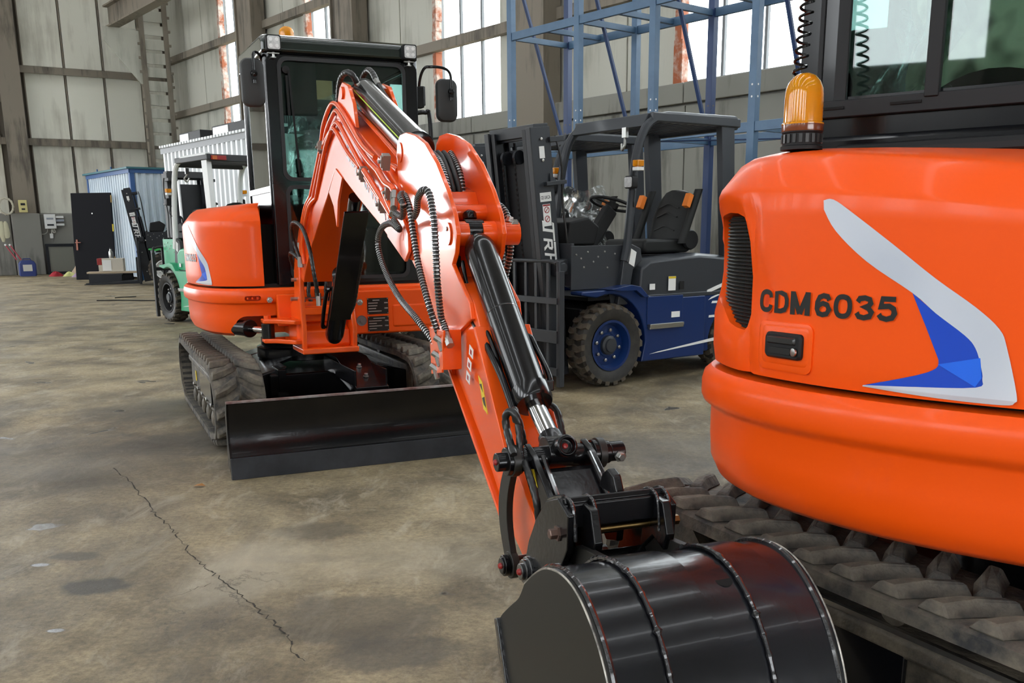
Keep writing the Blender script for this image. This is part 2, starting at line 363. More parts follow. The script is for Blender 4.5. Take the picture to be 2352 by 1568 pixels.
# low concrete blocks (ledge line at 3.27)
panels(wall_r, 0, XEND, 0, 3.25, -.03, WALLM2, 5.8, .08, .02); panels(wall_r, 0, XEND, 3.26, SILL, -.06, WALLM2, 5.8, .14, .02)
for a, b in zip([0] + [w[1] for w in WINS], [w[0] for w in WINS] + [XEND]): panels(wall_r, a, b, SILL, TOPZ, .14, WALLM, 1.3)
gm = MB()
for z in (5.15, 6.9, 8.9): gm.box((XEND / 2, -.02, z), (XEND, .16, .2))
obj('girt', gm, BEAMM, wall_r, smooth=0)
for i, x in enumerate((7.1, 12.55, 19.35, 28.5, 34.6)):
    cm = MB(); cm.box((x, -.18, TOPZ / 2), (1.05, .36, TOPZ)); cm.box((x - .5, -.36, TOPZ / 2), (.06, .12, TOPZ)); cm.box((x + .5, -.36, TOPZ / 2), (.06, .12, TOPZ))
    obj('column', cm, BEAMM, wall_r, smooth=0)
for k, (a, b) in enumerate(WINS):
    f = MB(); n = max(2, round((b - a) / .85)); d = (b - a) / n
    for i in range(n + 1): f.box((a + i * d, .22, (SILL + TOPZ) / 2), (.05 if 0 < i < n else .09, .06, TOPZ - SILL))
    for z in (SILL + .02, 5.15, 6.9, 8.9, TOPZ - .04): f.box(((a + b) / 2, .22, z), (b - a, .05, .07))
    wf = struct(obj('window_%d' % (k + 1), f, MULL, smooth=0)); wf.location = wall_r.location; wf.rotation_euler = wall_r.rotation_euler
    j = MB(); 
    zz = SILL
    while zz < TOPZ: h = random.uniform(.15, .7); j.box((a + .02 + random.uniform(-.03, .02), .10, zz + h / 2), (random.uniform(.12, .2), .16, h)); zz += h
    obj('chipped_jamb', j, RUST, wf, smooth=0)
    for i in range(n): obj('window_pane', MB().box((a + (i + .5) * d, .235, (SILL + TOPZ) / 2), (d - .04, .006, TOPZ - SILL)), GLASSW, wf, smooth=0)
# end wall
EL = 24.0
we = MB(); we.box((3.6, -.2, TOPZ / 2), (8.4, .3, TOPZ)); we.box((20.4, -.2, TOPZ / 2), (8.0, .3, TOPZ)); we.box((12, -.2, 8.75), (8.4, .3, 4.5))   # tall open gate left of the frame
wall_e = struct(obj('wall_back', we, SEAM, smooth=0)); wall_e.location = (CX0, CY0, 0); wall_e.rotation_euler.z = YE
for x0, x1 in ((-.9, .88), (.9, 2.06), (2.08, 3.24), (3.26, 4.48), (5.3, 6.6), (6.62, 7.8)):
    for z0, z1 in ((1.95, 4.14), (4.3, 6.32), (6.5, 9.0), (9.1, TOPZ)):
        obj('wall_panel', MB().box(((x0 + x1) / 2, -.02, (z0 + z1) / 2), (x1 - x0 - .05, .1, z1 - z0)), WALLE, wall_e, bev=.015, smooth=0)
gm = MB()
for x in (.89, 2.07, 3.25, 4.45, 6.61): gm.box((x, .035, (1.95 + TOPZ) / 2), (.035, .03, TOPZ - 1.95))
obj('seam_strip', gm, BEAMM, wall_e, smooth=0)
for z in (4.22, 6.41, 9.05):
    for x0, x1 in ((-.6, 4.6), (5.2, 7.8)): obj('girt', MB().box(((x0 + x1) / 2, .09, z), (x1 - x0, .2, .13)).box(((x0 + x1) / 2, .19, z - .05), (x1 - x0, .03, .2)), BEAMM, wall_e, smooth=0)
obj('girt', MB().box((6.5, .09, 5.45), (2.6, .2, .2)), BEAMM, wall_e, smooth=0)
obj('column', MB().box((4.9, .22, TOPZ / 2), (.55, .5, TOPZ)).box((4.9, .48, TOPZ / 2), (.62, .04, TOPZ)), BEAMM, wall_e, smooth=0)
for x0, x1, dy in ((-.6, 4.5, .3), (4.5, 5.35, .55), (5.35, 7.8, .42)):
    obj('concrete_plinth', MB().box(((x0 + x1) / 2, dy / 2, .97), (x1 - x0 - .02, dy, 1.95)), PLINTH, wall_e, bev=.03, smooth=0)
# lattice crane column in the corner, with its bracket
lc = thing('crane_column', 'grimy battened steel crane column in the far corner of the hall', 'column', (CX0 + .15, CY0 - 1.6, 0), YE)
for sx in (-.42, .42):
    obj('column_leg', MB().box((sx, 0, TOPZ / 2), (.05, .36, TOPZ)).box((sx * .86, .17, TOPZ / 2), (.14, .03, TOPZ)).box((sx * .86, -.17, TOPZ / 2), (.14, .03, TOPZ)), BEAMM, lc, smooth=0)
for k in range(26):
    obj('batten', MB().box((0, .12 + .02 * (k % 2), .45 + k * .42), (.78, .05, .34 - .02 * (k % 3))), WALLM, lc, bev=.01, smooth=0)
    obj('rivet_lug', MB().box((.47, .16, .45 + k * .42), (.09, .06, .07)).box((-.47, .16, .45 + k * .42), (.09, .06, .07)), BEAMM, lc, smooth=0)
obj('bracket', MB().prism([(.42, 7.6), (1.5, 7.6), (1.5, 7.2), (.45, 5.9)], .05, .12), WALLM, lc, smooth=0)
cb = thing('crane_beam', 'long dusty brown crane runway beam under the roof at top left', 'beam', (CX0 - .9, CY0 - 2.2, 7.62), YW)
cbm = MB()
for z in (0, .62): cbm.box((9, 0, z), (18.4, .34, .05))
cbm.box((9, 0, .31), (18.4, .04, .6))
obj('beam', cbm, BEAMM, cb, smooth=0)
# the walls and the roof behind the camera: opposite side with tall glazing, roof with daylight strips
wl = MB(); wl.box((XEND / 2, -23.1, .9), (XEND + 8, .3, 1.8)); wl.box((XEND / 2, -23.1, 10.2), (XEND + 8, .3, 1.6))
wl.box((XEND / 2, -23.1, 2.6), (XEND + 8, .3, 1.8)); wl.box((XEND / 2, -23.1, 8.8), (XEND + 8, .3, 1.4))
for i in range(12): wl.box((1 + i * 4.1, -23.1, 5.6), (2.0, .3, 7.8))
o = struct(obj('wall_left', wl, WALLM2, smooth=0)); o.location = wall_r.location; o.rotation_euler = wall_r.rotation_euler
wb = MB(); wb.box((XEND, -4.5, 5.5), (.3, 9.5, TOPZ)); wb.box((XEND, -20.3, 5.5), (.3, 5.6, TOPZ)); wb.box((XEND, -13.4, 7.1), (.3, 8.4, 7.8))
o = struct(obj('wall_front', wb, WALLM2, smooth=0)); o.location = wall_r.location; o.rotation_euler = wall_r.rotation_euler
rf = MB()
for i in range(12): rf.box((-6 + i * 4.6 + 1.5, -11.5, TOPZ + .1), (4.15, 25, .15))
o = struct(obj('ceiling', rf, WALLM2, smooth=0)); o.location = wall_r.location; o.rotation_euler = wall_r.rotation_euler

# ------------------------------------------------------------------ compact excavators
OC = [(.605, -.355), (.60, -.43), (.565, -.53), (.47, -.625), (.30, -.69), (.1, -.725), (-.1, -.74), (-.3, -.735), (-.5, -.69), (-.66, -.58), (-.775, -.42),
      (-.80, -.2), (-.81, 0), (-.80, .25), (-.745, .48), (-.65, .67), (-.52, .80), (-.40, .855), (-.2, .885), (0, .885), (.3, .87), (.5, .82), (.62, .70)]
OUT = [Vector((p.x, p.y)) for p in spline([(*p, 0) for p in OC], 6)]
ACC = [0]
for a, b in zip(OUT[:-1], OUT[1:]): ACC.append(ACC[-1] + (b - a).length)
S0 = ACC[10 * 6]            # arc length where the rear right corner (-.775, -.42) lies
def outp(s, off=0):
    s = min(max(s, 0), ACC[-1] - 1e-6); lo = 0
    while ACC[lo + 1] < s: lo += 1
    lo = min(lo, len(OUT) - 2); t = (s - ACC[lo]) / (ACC[lo + 1] - ACC[lo])
    def nrm(i):
        a, b = OUT[max(i - 1, 0)], OUT[min(i + 1, len(OUT) - 1)]; d = (b - a).normalized(); return Vector((-d.y, d.x)) * -1
    n = nrm(lo).lerp(nrm(lo + 1), t).normalized(); p = OUT[lo].lerp(OUT[lo + 1], t)
    # outward normal: away from the centre
    if n.dot(p) < 0: n = -n
    return p + n * off
HZ = [(1.43, -.075), (1.415, -.05), (1.36, -.006), (1.345, 0), (1.0, 0), (.965, 0), (.95, -.006)]
def hood_off(z):
    for (z1, o1), (z0, o0) in zip(HZ[:-1], HZ[1:]):
        if z >= z0: return o0 + (o1 - o0) * (z - z0) / (z1 - z0)
    return -.006
def on_body(s, z, off=.002):
    p = outp(S0 + s, hood_off(z) + off); return Vector((p.x, p.y, z))
def decal(name, poly, m, parent, U, off=.002, seg=.02, dens=True, mirror=None):
    """flat print given in (arc length, height) laid onto the curved body"""
    if dens:
        q = []
        for a, b in zip(poly, poly[1:] + poly[:1]):
            n = max(1, int(math.dist(a, b) / seg))
            q += [(a[0] + (b[0] - a[0]) * k / n, a[1] + (b[1] - a[1]) * k / n) for k in range(n)]
        poly = q
    from mathutils.geometry import tessellate_polygon
    bm = bmesh.new(); vs = [bm.verts.new((p[0], p[1], 0)) for p in poly]
    for tr in tessellate_polygon([[Vector((p[0], p[1], 0)) for p in poly]]):
        try: bm.faces.new([vs[i] for i in tr])
        except ValueError: pass
    ss = [p[0] for p in poly]
    x = min(ss) + .012
    while x < max(ss):
        bmesh.ops.bisect_plane(bm, geom=bm.verts[:] + bm.edges[:] + bm.faces[:], plane_co=(x, 0, 0), plane_no=(1, 0, 0)); x += .024
    mb = MB(U); idx = {v: i for i, v in enumerate(bm.verts)}
    idx = {v: i for i, v in enumerate(bm.verts)}
    f = mirror or (lambda s, z: on_body(s, z, off))
    mb.add([f(v.co.x, v.co.y) for v in bm.verts], [[idx[v] for v in fc.verts] for fc in bm.faces]); bm.free()
    return obj(name, mb, m, parent, smooth=60)
def rows(lo, hi, n): return [lo + (hi - lo) * i / n for i in range(n + 1)]
def interp(x, pts):
    if x <= pts[0][0]: return pts[0][1]
    for (a, b), (c, d) in zip(pts[:-1], pts[1:]):
        if x <= c: return b + (d - b) * (x - a) / (c - a)
    return pts[-1][1]
SW_OUT = [(.888, 1.333), (.864, 1.334), (.816, 1.306), (.728, 1.247), (.639, 1.183), (.564, 1.133), (.52, 1.095), (.504, 1.061), (.48, .978), (.482, .962), (.503, .955), (.618, .956), (.769, .963)]
SW_IN = [(.767, .966), (.661, .974), (.55, .984), (.54, 1.001), (.545, 1.025), (.557, 1.057), (.578, 1.08), (.633, 1.118), (.681, 1.155), (.78, 1.213), (.854, 1.272), (.886, 1.315)]
SW_BLUE = [(.681, 1.155), (.646, 1.084), (.621, 1.031), (.624, 1.014), (.663, .996), (.769, .965), (.661, .974), (.55, .984), (.54, 1.001), (.545, 1.025), (.557, 1.057), (.578, 1.08), (.633, 1.118)]
SW_FOLD = [(.621, 1.022), (.547, 1.040), (.541, 1.003), (.551, .985)]

GLYPH = {  # letter strokes in a 1 x 1 box: lists of centre-line points
 'C': [[(.88, .66), (.84, .80), (.70, .88), (.46, .90), (.24, .82), (.15, .64), (.13, .36), (.24, .17), (.46, .10), (.70, .12), (.84, .20), (.88, .34)]],
 'D': [[(.16, .105), (.16, .895), (.50, .895), (.76, .82), (.87, .62), (.87, .38), (.76, .18), (.50, .105), (.03, .105)]],
 'M': [[(.13, .0), (.13, 1.0)], [(.87, .0), (.87, 1.0)], [(.14, .92), (.50, .06)], [(.86, .92), (.50, .06)]],
 '6': [[(.84, .72), (.76, .86), (.52, .90), (.28, .82), (.16, .60), (.15, .34), (.26, .15), (.50, .10), (.74, .15), (.86, .34), (.74, .52), (.50, .58), (.28, .50), (.17, .34)]],
 '0': [[(.50, .90), (.74, .84), (.86, .64), (.86, .36), (.74, .16), (.50, .10), (.26, .16), (.14, .36), (.14, .64), (.26, .84), (.50, .90), (.74, .84)]],
 '3': [[(.15, .72), (.25, .86), (.50, .90), (.75, .84), (.80, .70), (.70, .57), (.44, .53), (.70, .49), (.86, .33), (.78, .17), (.50, .10), (.24, .14), (.13, .29)]],
 '5': [[(.88, .895), (.26, .895), (.20, .50), (.34, .60), (.60, .62), (.80, .52), (.86, .34), (.76, .17), (.50, .10), (.24, .15), (.13, .28)]]}
def glyph_ribbons(ch, wx, wy):
    """thick strokes of a character as quads; wx, wy = stroke half widths"""
    quads = []
    for st in GLYPH[ch]:
        P = [p.to_2d() for p in (spline([(*q, 0) for q in st], 3) if ch in 'C0' else [Vector((*q, 0)) for q in st])]
        L_, R_ = [], []
        for i, p in enumerate(P):
            a = P[max(i - 1, 0)]; b = P[min(i + 1, len(P) - 1)]; d = (b - a).normalized(); n = Vector((-d.y, d.x))
            k = 1
            if 0 < i < len(P) - 1:
                d1 = (P[i] - P[i - 1]).normalized(); c = abs(d1.dot(d)); k = min(1 / max(c, .6), 1.5)
            o = Vector((n.x * wx, n.y * wy)) * k; L_.append(p + o); R_.append(p - o)
        quads += [[L_[i], R_[i], R_[i + 1], L_[i + 1]] for i in range(len(P) - 1)]
    return quads
def swoosh(root, U, ds, text, scale=1.0):
    sh = lambda P: [(p[0] + ds, p[1]) for p in P]
    cv = lambda P: [(p.x, p.y) for p in spline([(*q, 0) for q in P], 4)]
    decal('swoosh_decal', sh(cv(SW_OUT) + cv(SW_IN)), SILVER, root, U)['label'] = 'silver curved stripe decal'
    decal('blue_decal', sh(cv(SW_BLUE[:2]) + cv(SW_BLUE[2:6]) + cv(SW_BLUE[6:])), DBLUE, root, U, .0015)['label'] = 'blue wedge decal inside the silver stripe'
    decal('blue_decal', sh(SW_FOLD), DBLUE2, root, U, .0025)
    if text:
        for ch, sa, sb in (('C', 1.056, 1.014), ('D', 1.009, .965), ('M', .960, .905), ('6', .894, .851), ('0', .846, .803), ('3', .798, .754), ('5', .750, .706)):
            for kx, ky, m, off, nm in ((.155, .135, ORANGE_B, .0015, 'letter_outline'), (.125, .105, TEXTM, .003, 'model_letter')):
                mb = MB(U)
                for k, q in enumerate(glyph_ribbons(ch, kx, ky)):
                    mb.add([on_body(sa + ds + (sb - sa) * v.x, 1.0965 + .0495 * v.y, off + k * .00002) for v in q], [[0, 1, 2, 3]])
                obj(nm, mb, m, root, smooth=0)
def track(root, side, lugs=True):
    """rubber track on the given side (+1 left, -1 right): belt with guide ridge, lugs, frame, sprocket, idler, rollers"""
    yc = side * .62; hw = .15; prof = []
    def arc(cx, cz, r, a0, a1, n): return [(cx + r * math.cos(math.radians(a0 + (a1 - a0) * i / n)), cz + r * math.sin(math.radians(a0 + (a1 - a0) * i / n))) for i in range(n + 1)]
    path = arc(.86, .265, .235, 90, -55, 12) + [(.80, .035)] + [(.8 - .1 * i, .03) for i in range(1, 17)] + arc(-.86, .285, .225, 235, 90, 12)
    path += [(-.86 + .11 * i, .512 - .012 * math.sin(i / 15 * PI)) for i in range(1, 15)] + [(.78, .503)]
    n = len(path); cen = (0, .27)
    def ring(off): 
        out = []
        for i in range(n):
            a, b = path[i - 1], path[(i + 1) % n]; d = Vector((b[0] - a[0], b[1] - a[1])).normalized(); nn = Vector((-d.y, d.x)); c = Vector(path[i]) - Vector(cen)
            if nn.dot(Vector((c.x * .3, c.y))) < 0: nn = -nn
            out.append((path[i][0] + nn.x * off, path[i][1] + nn.y * off))
        return out
    o_, i_ = ring(0), ring(-.042)
    mb = MB(); y0, y1 = yc - hw, yc + hw
    mb.rings([[(p[0], y, p[1]) for p in q] for q, y in ((o_, y0 + .012), (ring(-.008), y0), (i_, y0), (i_, y1), (ring(-.008), y1), (o_, y1 - .012))], loop=True)
    belt = obj('track', mb, RUBBER, root, smooth=50)
    # lugs, staggered outer and inner rows
    L = 0; segs = []
    for i in range(n):
        a, b = Vector(o_[i]), Vector(o_[(i + 1) % n]); segs.append((L, a, b)); L += (b - a).length
    cnt = 40; meshes = {}
    for k in range(cnt * 2):
        row = k % 2; d = (k // 2 + .5 * row) / cnt * L
        for s0, a, b in segs:
            if s0 <= d < s0 + (b - a).length + 1e-9: break
        p = a.lerp(b, (d - s0) / max((b - a).length, 1e-6)); tg = (b - a).normalized(); nn = Vector((-tg.y, tg.x))
        if nn.dot(Vector(((p.x - cen[0]) * .3, p.y - cen[1]))) < 0: nn = -nn
        key = row
        if key not in meshes:
            mb = MB(); sg = 1 if row else -1
            # block: x along track, y across, z outward; slanted in plan, thinner on top
            w0, w1 = (.004, .146) if row else (-.146, -.004)
            ya, yb = w0, w1; sk = .03
            xa = -sk if row else sk; xb = sk if row else -sk
            xa, xb = (-.055, .030) if row else (.030, -.055)
            def q(x, y, z): return (x, y, z)
            bot = [q(xa - .036, ya, 0), q(xa + .036, ya, 0), q((xa + xb) / 2 + .050, (ya + yb) / 2, 0), q(xb + .044, yb, 0), q(xb - .038, yb, 0), q((xa + xb) / 2 - .028, (ya + yb) / 2, 0)]
            top = [q(p_[0] + (.020 if j in (0, 4, 5) else -.022), p_[1] * .90 + .0075 * sg, .034 if j in (0, 1, 2, 5) else .026) for j, p_ in enumerate(bot)]
            mb.rings([bot, top]); ob = obj('track_lug', mb, RUBBER, belt, smooth=0, bev=.004, seg=1); meshes[key] = ob
        else:
            ob = meshes[key].copy(); COL.objects.link(ob); ob.parent = belt
        R = Matrix(((tg.x, 0, nn.x), (0, 1, 0), (tg.y, 0, nn.y))); 
        if R.determinant() < 0: R = Matrix(((-tg.x, 0, nn.x), (0, 1, 0), (-tg.y, 0, nn.y)))
        M = R.to_4x4(); M.translation = (p.x, yc, p.y); ob.matrix_local = M
    gb = MB()
    for k in range(90):
        d = k / 90 * L
        for s0, a, b in segs:
            if s0 <= d < s0 + (b - a).length + 1e-9: break
        p = a.lerp(b, (d - s0) / max((b - a).length, 1e-6)); tg = (b - a).normalized(); nn = Vector((-tg.y, tg.x))
        if nn.dot(Vector(((p.x - cen[0]) * .3, p.y - cen[1]))) < 0: nn = -nn
        c = p - nn * .035
        for yy in (-.10, .10): gb.box((c.x, yc + yy, c.y), (.02, .07, .016), Matrix(((tg.x, 0, nn.x), (0, 1, 0), (tg.y, 0, nn.y))))
    g = obj('inner_bars', gb, RUBBERD, belt, smooth=0); g['kind'] = 'stuff'
    fr = MB(); prof = [(-.72, .14), (.66, .14), (.72, .2), (.72, .33), (.60, .40), (-.62, .41), (-.74, .34), (-.78, .22)]
    fr.prism(prof, yc - side * .07, yc + side * .09); fr.box((-.02, yc + side * .05, .375), (1.36, .12, .05))
    tf = obj('track_frame', fr, DIRTB, root, bev=.015)
    sm = MB(); sm.box((0, yc + side * .095, .385), (1.3, .012, .05)); 
    for x in (-.5, -.25, 0, .25, .5): bolt(sm, (x, yc + side * .09, .20), (0, side, 0), .014, .02)
    obj('frame_cover', MB().box((.25, yc + side * .10, .29), (.62, .015, .16)), CABBLACK, tf, bev=.004); obj('frame_bolts', sm, BOLT, tf, smooth=0)
    obj('warning_sticker', MB().box((-.42, yc + side * .094, .27), (.05, .004, .07)), YELLOW, tf, smooth=0)
    sp = MB(); sp.lathe([(.06, -.05), (.15, -.05), (.15, -.02), (.19, -.015), (.19, .015), (.15, .02), (.15, .05), (.06, .05)], (-.86, yc, .285), (0, 1, 0), 24)
    for k in range(12):
        a = k * PI / 6; sp.box((-.86 + .195 * math.cos(a), yc, .285 + .195 * math.sin(a)), (.04, .03, .04), (0, -a, 0))
    obj('sprocket', sp, DIRTB, root, smooth=30)
    obj('idler', MB().lathe([(.04, -.07), (.12, -.06), (.19, -.05), (.19, -.02), (.175, 0), (.19, .02), (.19, .05), (.12, .06), (.04, .07)], (.86, yc, .265), (0, 1, 0), 28), DIRTB, root)
    for i in range(5): obj('roller', MB().lathe([(.03, -.11), (.055, -.10), (.055, -.03), (.04, 0), (.055, .03), (.055, .10), (.03, .11)], (-.52 + i * .26, yc, .115), (0, 1, 0), 14), DIRTB, root)
    obj('roller', MB().cyl((0, yc - .08, .445), (0, yc + .08, .445), .04), DIRTB, root)
def undercarriage(root, blade=True):
    track(root, 1); track(root, -1)
    cb = MB(); cb.prism([(-.62, -.38), (-.40, -.30), (.42, -.30), (.70, -.38), (.70, .38), (.42, .30), (-.40, .30), (-.62, .38)], .22, .40, 'z')
    for sx in (-.38, .5):
        for sy in (-1, 1): cb.prism([(.25 * sy, .24), (.56 * sy, .18), (.56 * sy, .36), (.25 * sy, .44)], sx - .1, sx + .12, 'x')
    obj('undercarriage_frame', cb, BLACK, root, bev=.012)
    for sy in (-1, 1):
        obj('frame_top_plate', MB().rings([[(x, sy * y, z) for x, y, z in ((-.5, .16, .46), (.34, .16, .46), (.52, .55, .36), (-.5, .55, .36))], [(x, sy * y, z - .02) for x, y, z in ((-.5, .16, .46), (.34, .16, .46), (.52, .55, .36), (-.5, .55, .36))]]), CABBLACK, root, smooth=0)
    obj('swing_ring', MB().lathe([(.29, .42), (.33, .43), (.33, .50), (.30, .51), (.30, .56), (.2, .56)], (0, 0, 0), n=40), BLACK, root)
    fb = MB(); fb.box((.52, 0, .30), (.05, .60, .17)); fb.box((.60, -.30, .33), (.22, .05, .2)); fb.box((.60, .30, .33), (.22, .05, .2))
    obj('front_cross_plate', fb, BLACK, root, bev=.006)
    sm = MB(); bolt(sm, (.555, -.17, .30), (1, 0, 0), .012, .02); bolt(sm, (.555, -.09, .30), (1, 0, 0), .012, .02); bolt(sm, (.555, -.02, .30), (1, 0, 0), .01, .02)
    obj('grease_fitting', sm, STEEL, root, smooth=0)
    if blade: smooth_hose('blade_hose', [(.56, -.03, .29), (.62, -.02, .30), (.66, -.0, .38), (.72, .03, .40), (.82, .06, .36), (.88, .10, .30)], .011, root, mat('grey_hose', (.25, .25, .25), .4))
    if not blade: return
    obj('cylinder_cover', MB().prism([(.40, .50), (.80, .50), (1.28, .37), (1.28, .35), (.8, .48), (.40, .48)], .03, .23).box((.85, .035, .42), (.8, .01, .1)).box((.85, .225, .42), (.8, .01, .1)), BLACK, root, bev=.004)
    sm = MB()
    for x, z in ((.98, .452), (1.13, .412)): bolt(sm, (x, .13, z), (.2, 0, 1), .012, .02)
    obj('cover_bolt', sm, BOLT, root, smooth=0)
    obj('blade_cylinder', MB().cyl((.7, .13, .40), (1.22, .13, .30), .05).cyl((1.22, .13, .30), (1.55, .13, .22), .026).cyl((1.2, .13, .305), (1.26, .13, .293), .058), BLACK, root)
    am = MB()
    for sy in (-1, 1):
        am.beam((.62, sy * .30, .24), (1.60, sy * .36, .14), .07, .11)
    am.beam((1.0, -.32, .21), (1.0, .32, .21), .06, .09)
    obj('blade_arm', am, BLACK, root, bev=.008)
    # blade: rolled sheet, x forward
    pr = [(1.60, .0), (1.70, .0), (1.705, .115), (1.695, .12), (1.668, .20), (1.668, .28), (1.69, .36), (1.715, .405), (1.69, .412), (1.665, .36), (1.645, .28), (1.645, .20), (1.66, .12), (1.665, .02)]
    pr = [(1.685, .0), (1.705, .0), (1.705, .118), (1.700, .124), (1.678, .19), (1.672, .26), (1.682, .34), (1.708, .405), (1.688, .410), (1.664, .345), (1.654, .26), (1.66, .19), (1.684, .12)]
    bl = obj('dozer_blade', MB().prism(pr, -.78, .78), BLACK, root, smooth=40)
    obj('cutting_edge', MB().box((1.712, 0, .058), (.016, 1.56, .116)), mat('blade_edge_paint', (.010, .012, .016), .42, noise=(5, (.03, .034, .042), .7)), bl, bev=.003)
    obj('top_rim', MB().box((1.698, 0, .4135), (.024, 1.562, .010)), REDBR, bl, smooth=0)
    for y in (-.775, .775): obj('end_plate', MB().prism([(1.60, .06), (1.70, .02), (1.705, .12), (1.678, .19), (1.672, .26), (1.682, .34), (1.708, .405), (1.64, .38)], y - .005, y + .005), BLACK, bl, smooth=0)
    for y in (-.36, .36, .13): obj('blade_rib', MB().prism([(1.66, .05), (1.66, .35), (1.5, .2), (1.5, .08)], y - .02, y + .02), BLACK, bl, smooth=0)
def beacon(root, p, U, r=.044, h=.13, name='beacon'):
    x, y, z = p
    b = obj(name, MB(U).lathe([(r * 1.06, 0), (r * 1.06, h * .06), (r * .98, h * .08), (r * .98, h * .28), (r * 1.03, h * .30), (r * 1.03, h * .33)], p, n=28), MATTE, root)
    sl = MB(U)
    for k in range(20):
        a = k * PI / 10; sl.box((x + r * 1.0 * math.cos(a), y + r * 1.0 * math.sin(a), z + h * .19), (.004, r * .17, h * .15), (0, 0, a))
    obj('base_rib', sl, mat('base_rib_black', (.02, .02, .02), .3), b, smooth=0)
    obj('base_ring', MB(U).lathe([(r * 1.05, h * .32), (r * 1.06, h * .34), (r * 1.05, h * .44), (r, h * .45)], p, n=28), mat('amber_brown', (.16, .04, .01), .2, coat=.5), b)
    obj('lens', MB(U).lathe([(r * 1.07, h * .44), (r * 1.07, h * .46), (r * .99, h * .48), (r * .97, h * .94), (r * .93, h * 1.06), (r * .80, h * 1.18), (r * .55, h * 1.28), (r * .28, h * 1.325), (.001, h * 1.33)], p, n=32), AMBER, b)
    rb = MB(U)
    for k in range(28):
        a = k * 2 * PI / 28; rb.box((x + r * .80 * math.cos(a), y + r * .80 * math.sin(a), z + h * .74), (.003, .003, h * .48), (0, 0, a))
    obj('lens_rib', rb, mat('amber_rib', (.75, .22, .01), .25, coat=.5), b, smooth=0)
    obj('reflector', MB(U).lathe([(r * .5, h * .46), (r * .42, h * .9), (r * .2, h * .95)], p, n=16), mat('amber_core', (.95, .55, .10), .3, .1), b)
    return b
def work_light(root, c, U, parent=None):
    x, y, z = c
    b = obj('work_light', MB(U).prism(rrect(y - .045, z - .045, y + .045, z + .045, .012), x, x + .05, 'x'), MATTE, root, bev=.003)
    obj('lens', MB(U).prism(rrect(y - .037, z - .037, y + .037, z + .037, .010), x + .05, x + .054, 'x'), LAMPG, b)
    obj('led', MB(U).lathe([(.011, 0), (.011, .003)], (x + .0535, y - .018, z - .018), (1, 0, 0), 10).lathe([(.011, 0), (.011, .003)], (x + .0535, y + .018, z - .018), (1, 0, 0), 10).lathe([(.011, 0), (.011, .003)], (x + .0535, y - .018, z + .018), (1, 0, 0), 10).lathe([(.011, 0), (.011, .003)], (x + .0535, y + .018, z + .018), (1, 0, 0), 10), mat('led_white', (.8, .8, .8), .3), b)
    k = MB(U); k.box((x + .02, y, z - .056), (.02, .07, .006)); k.cyl((x + .02, y, z - .08), (x + .02, y, z - .05), .008, n=10); k.box((x + .0, y, z - .078), (.05, .03, .006))
    obj('lamp_bracket', k, STEEL, b, smooth=0)
def mirror(root, U, c, w, h, armpts, armr=.009):
    mb = MB(U); x, y, z = c; rg = []
    for dx, s in ((.0, .93), (.012, 1), (.03, 1.0), (.048, .94), (.056, .80)): rg.append([(x + dx, p[0], p[1]) for p in rrect(y - w * s, z - h * s, y + w * s, z + h * s, .045 * s)])
    o = obj('mirror', mb.rings(rg), mat('mirror_shell', (.030, .031, .032), .62), root)
    obj('mirror_glass', MB(U).prism(rrect(y - w * .85, z - h * .88, y + w * .85, z + h * .88, .03), x - .002, x, 'x'), CHROME, o)
    obj('mirror_arm', MB(U).tube(armpts, armr, 10), BLACK, o)
    e = Vector(armpts[-1]); kn = MB(U).lathe([(.006, -.018), (.018, -.014), (.022, 0), (.018, .014), (.006, .018)], e, (1, 0, 0), 14).box((e.x, e.y, e.z - .02), (.02, .028, .03))
    kn.cyl((e.x, e.y, e.z - .055), (e.x, e.y, e.z - .02), .010, n=10); obj('ball_joint', kn, BLACK, o)
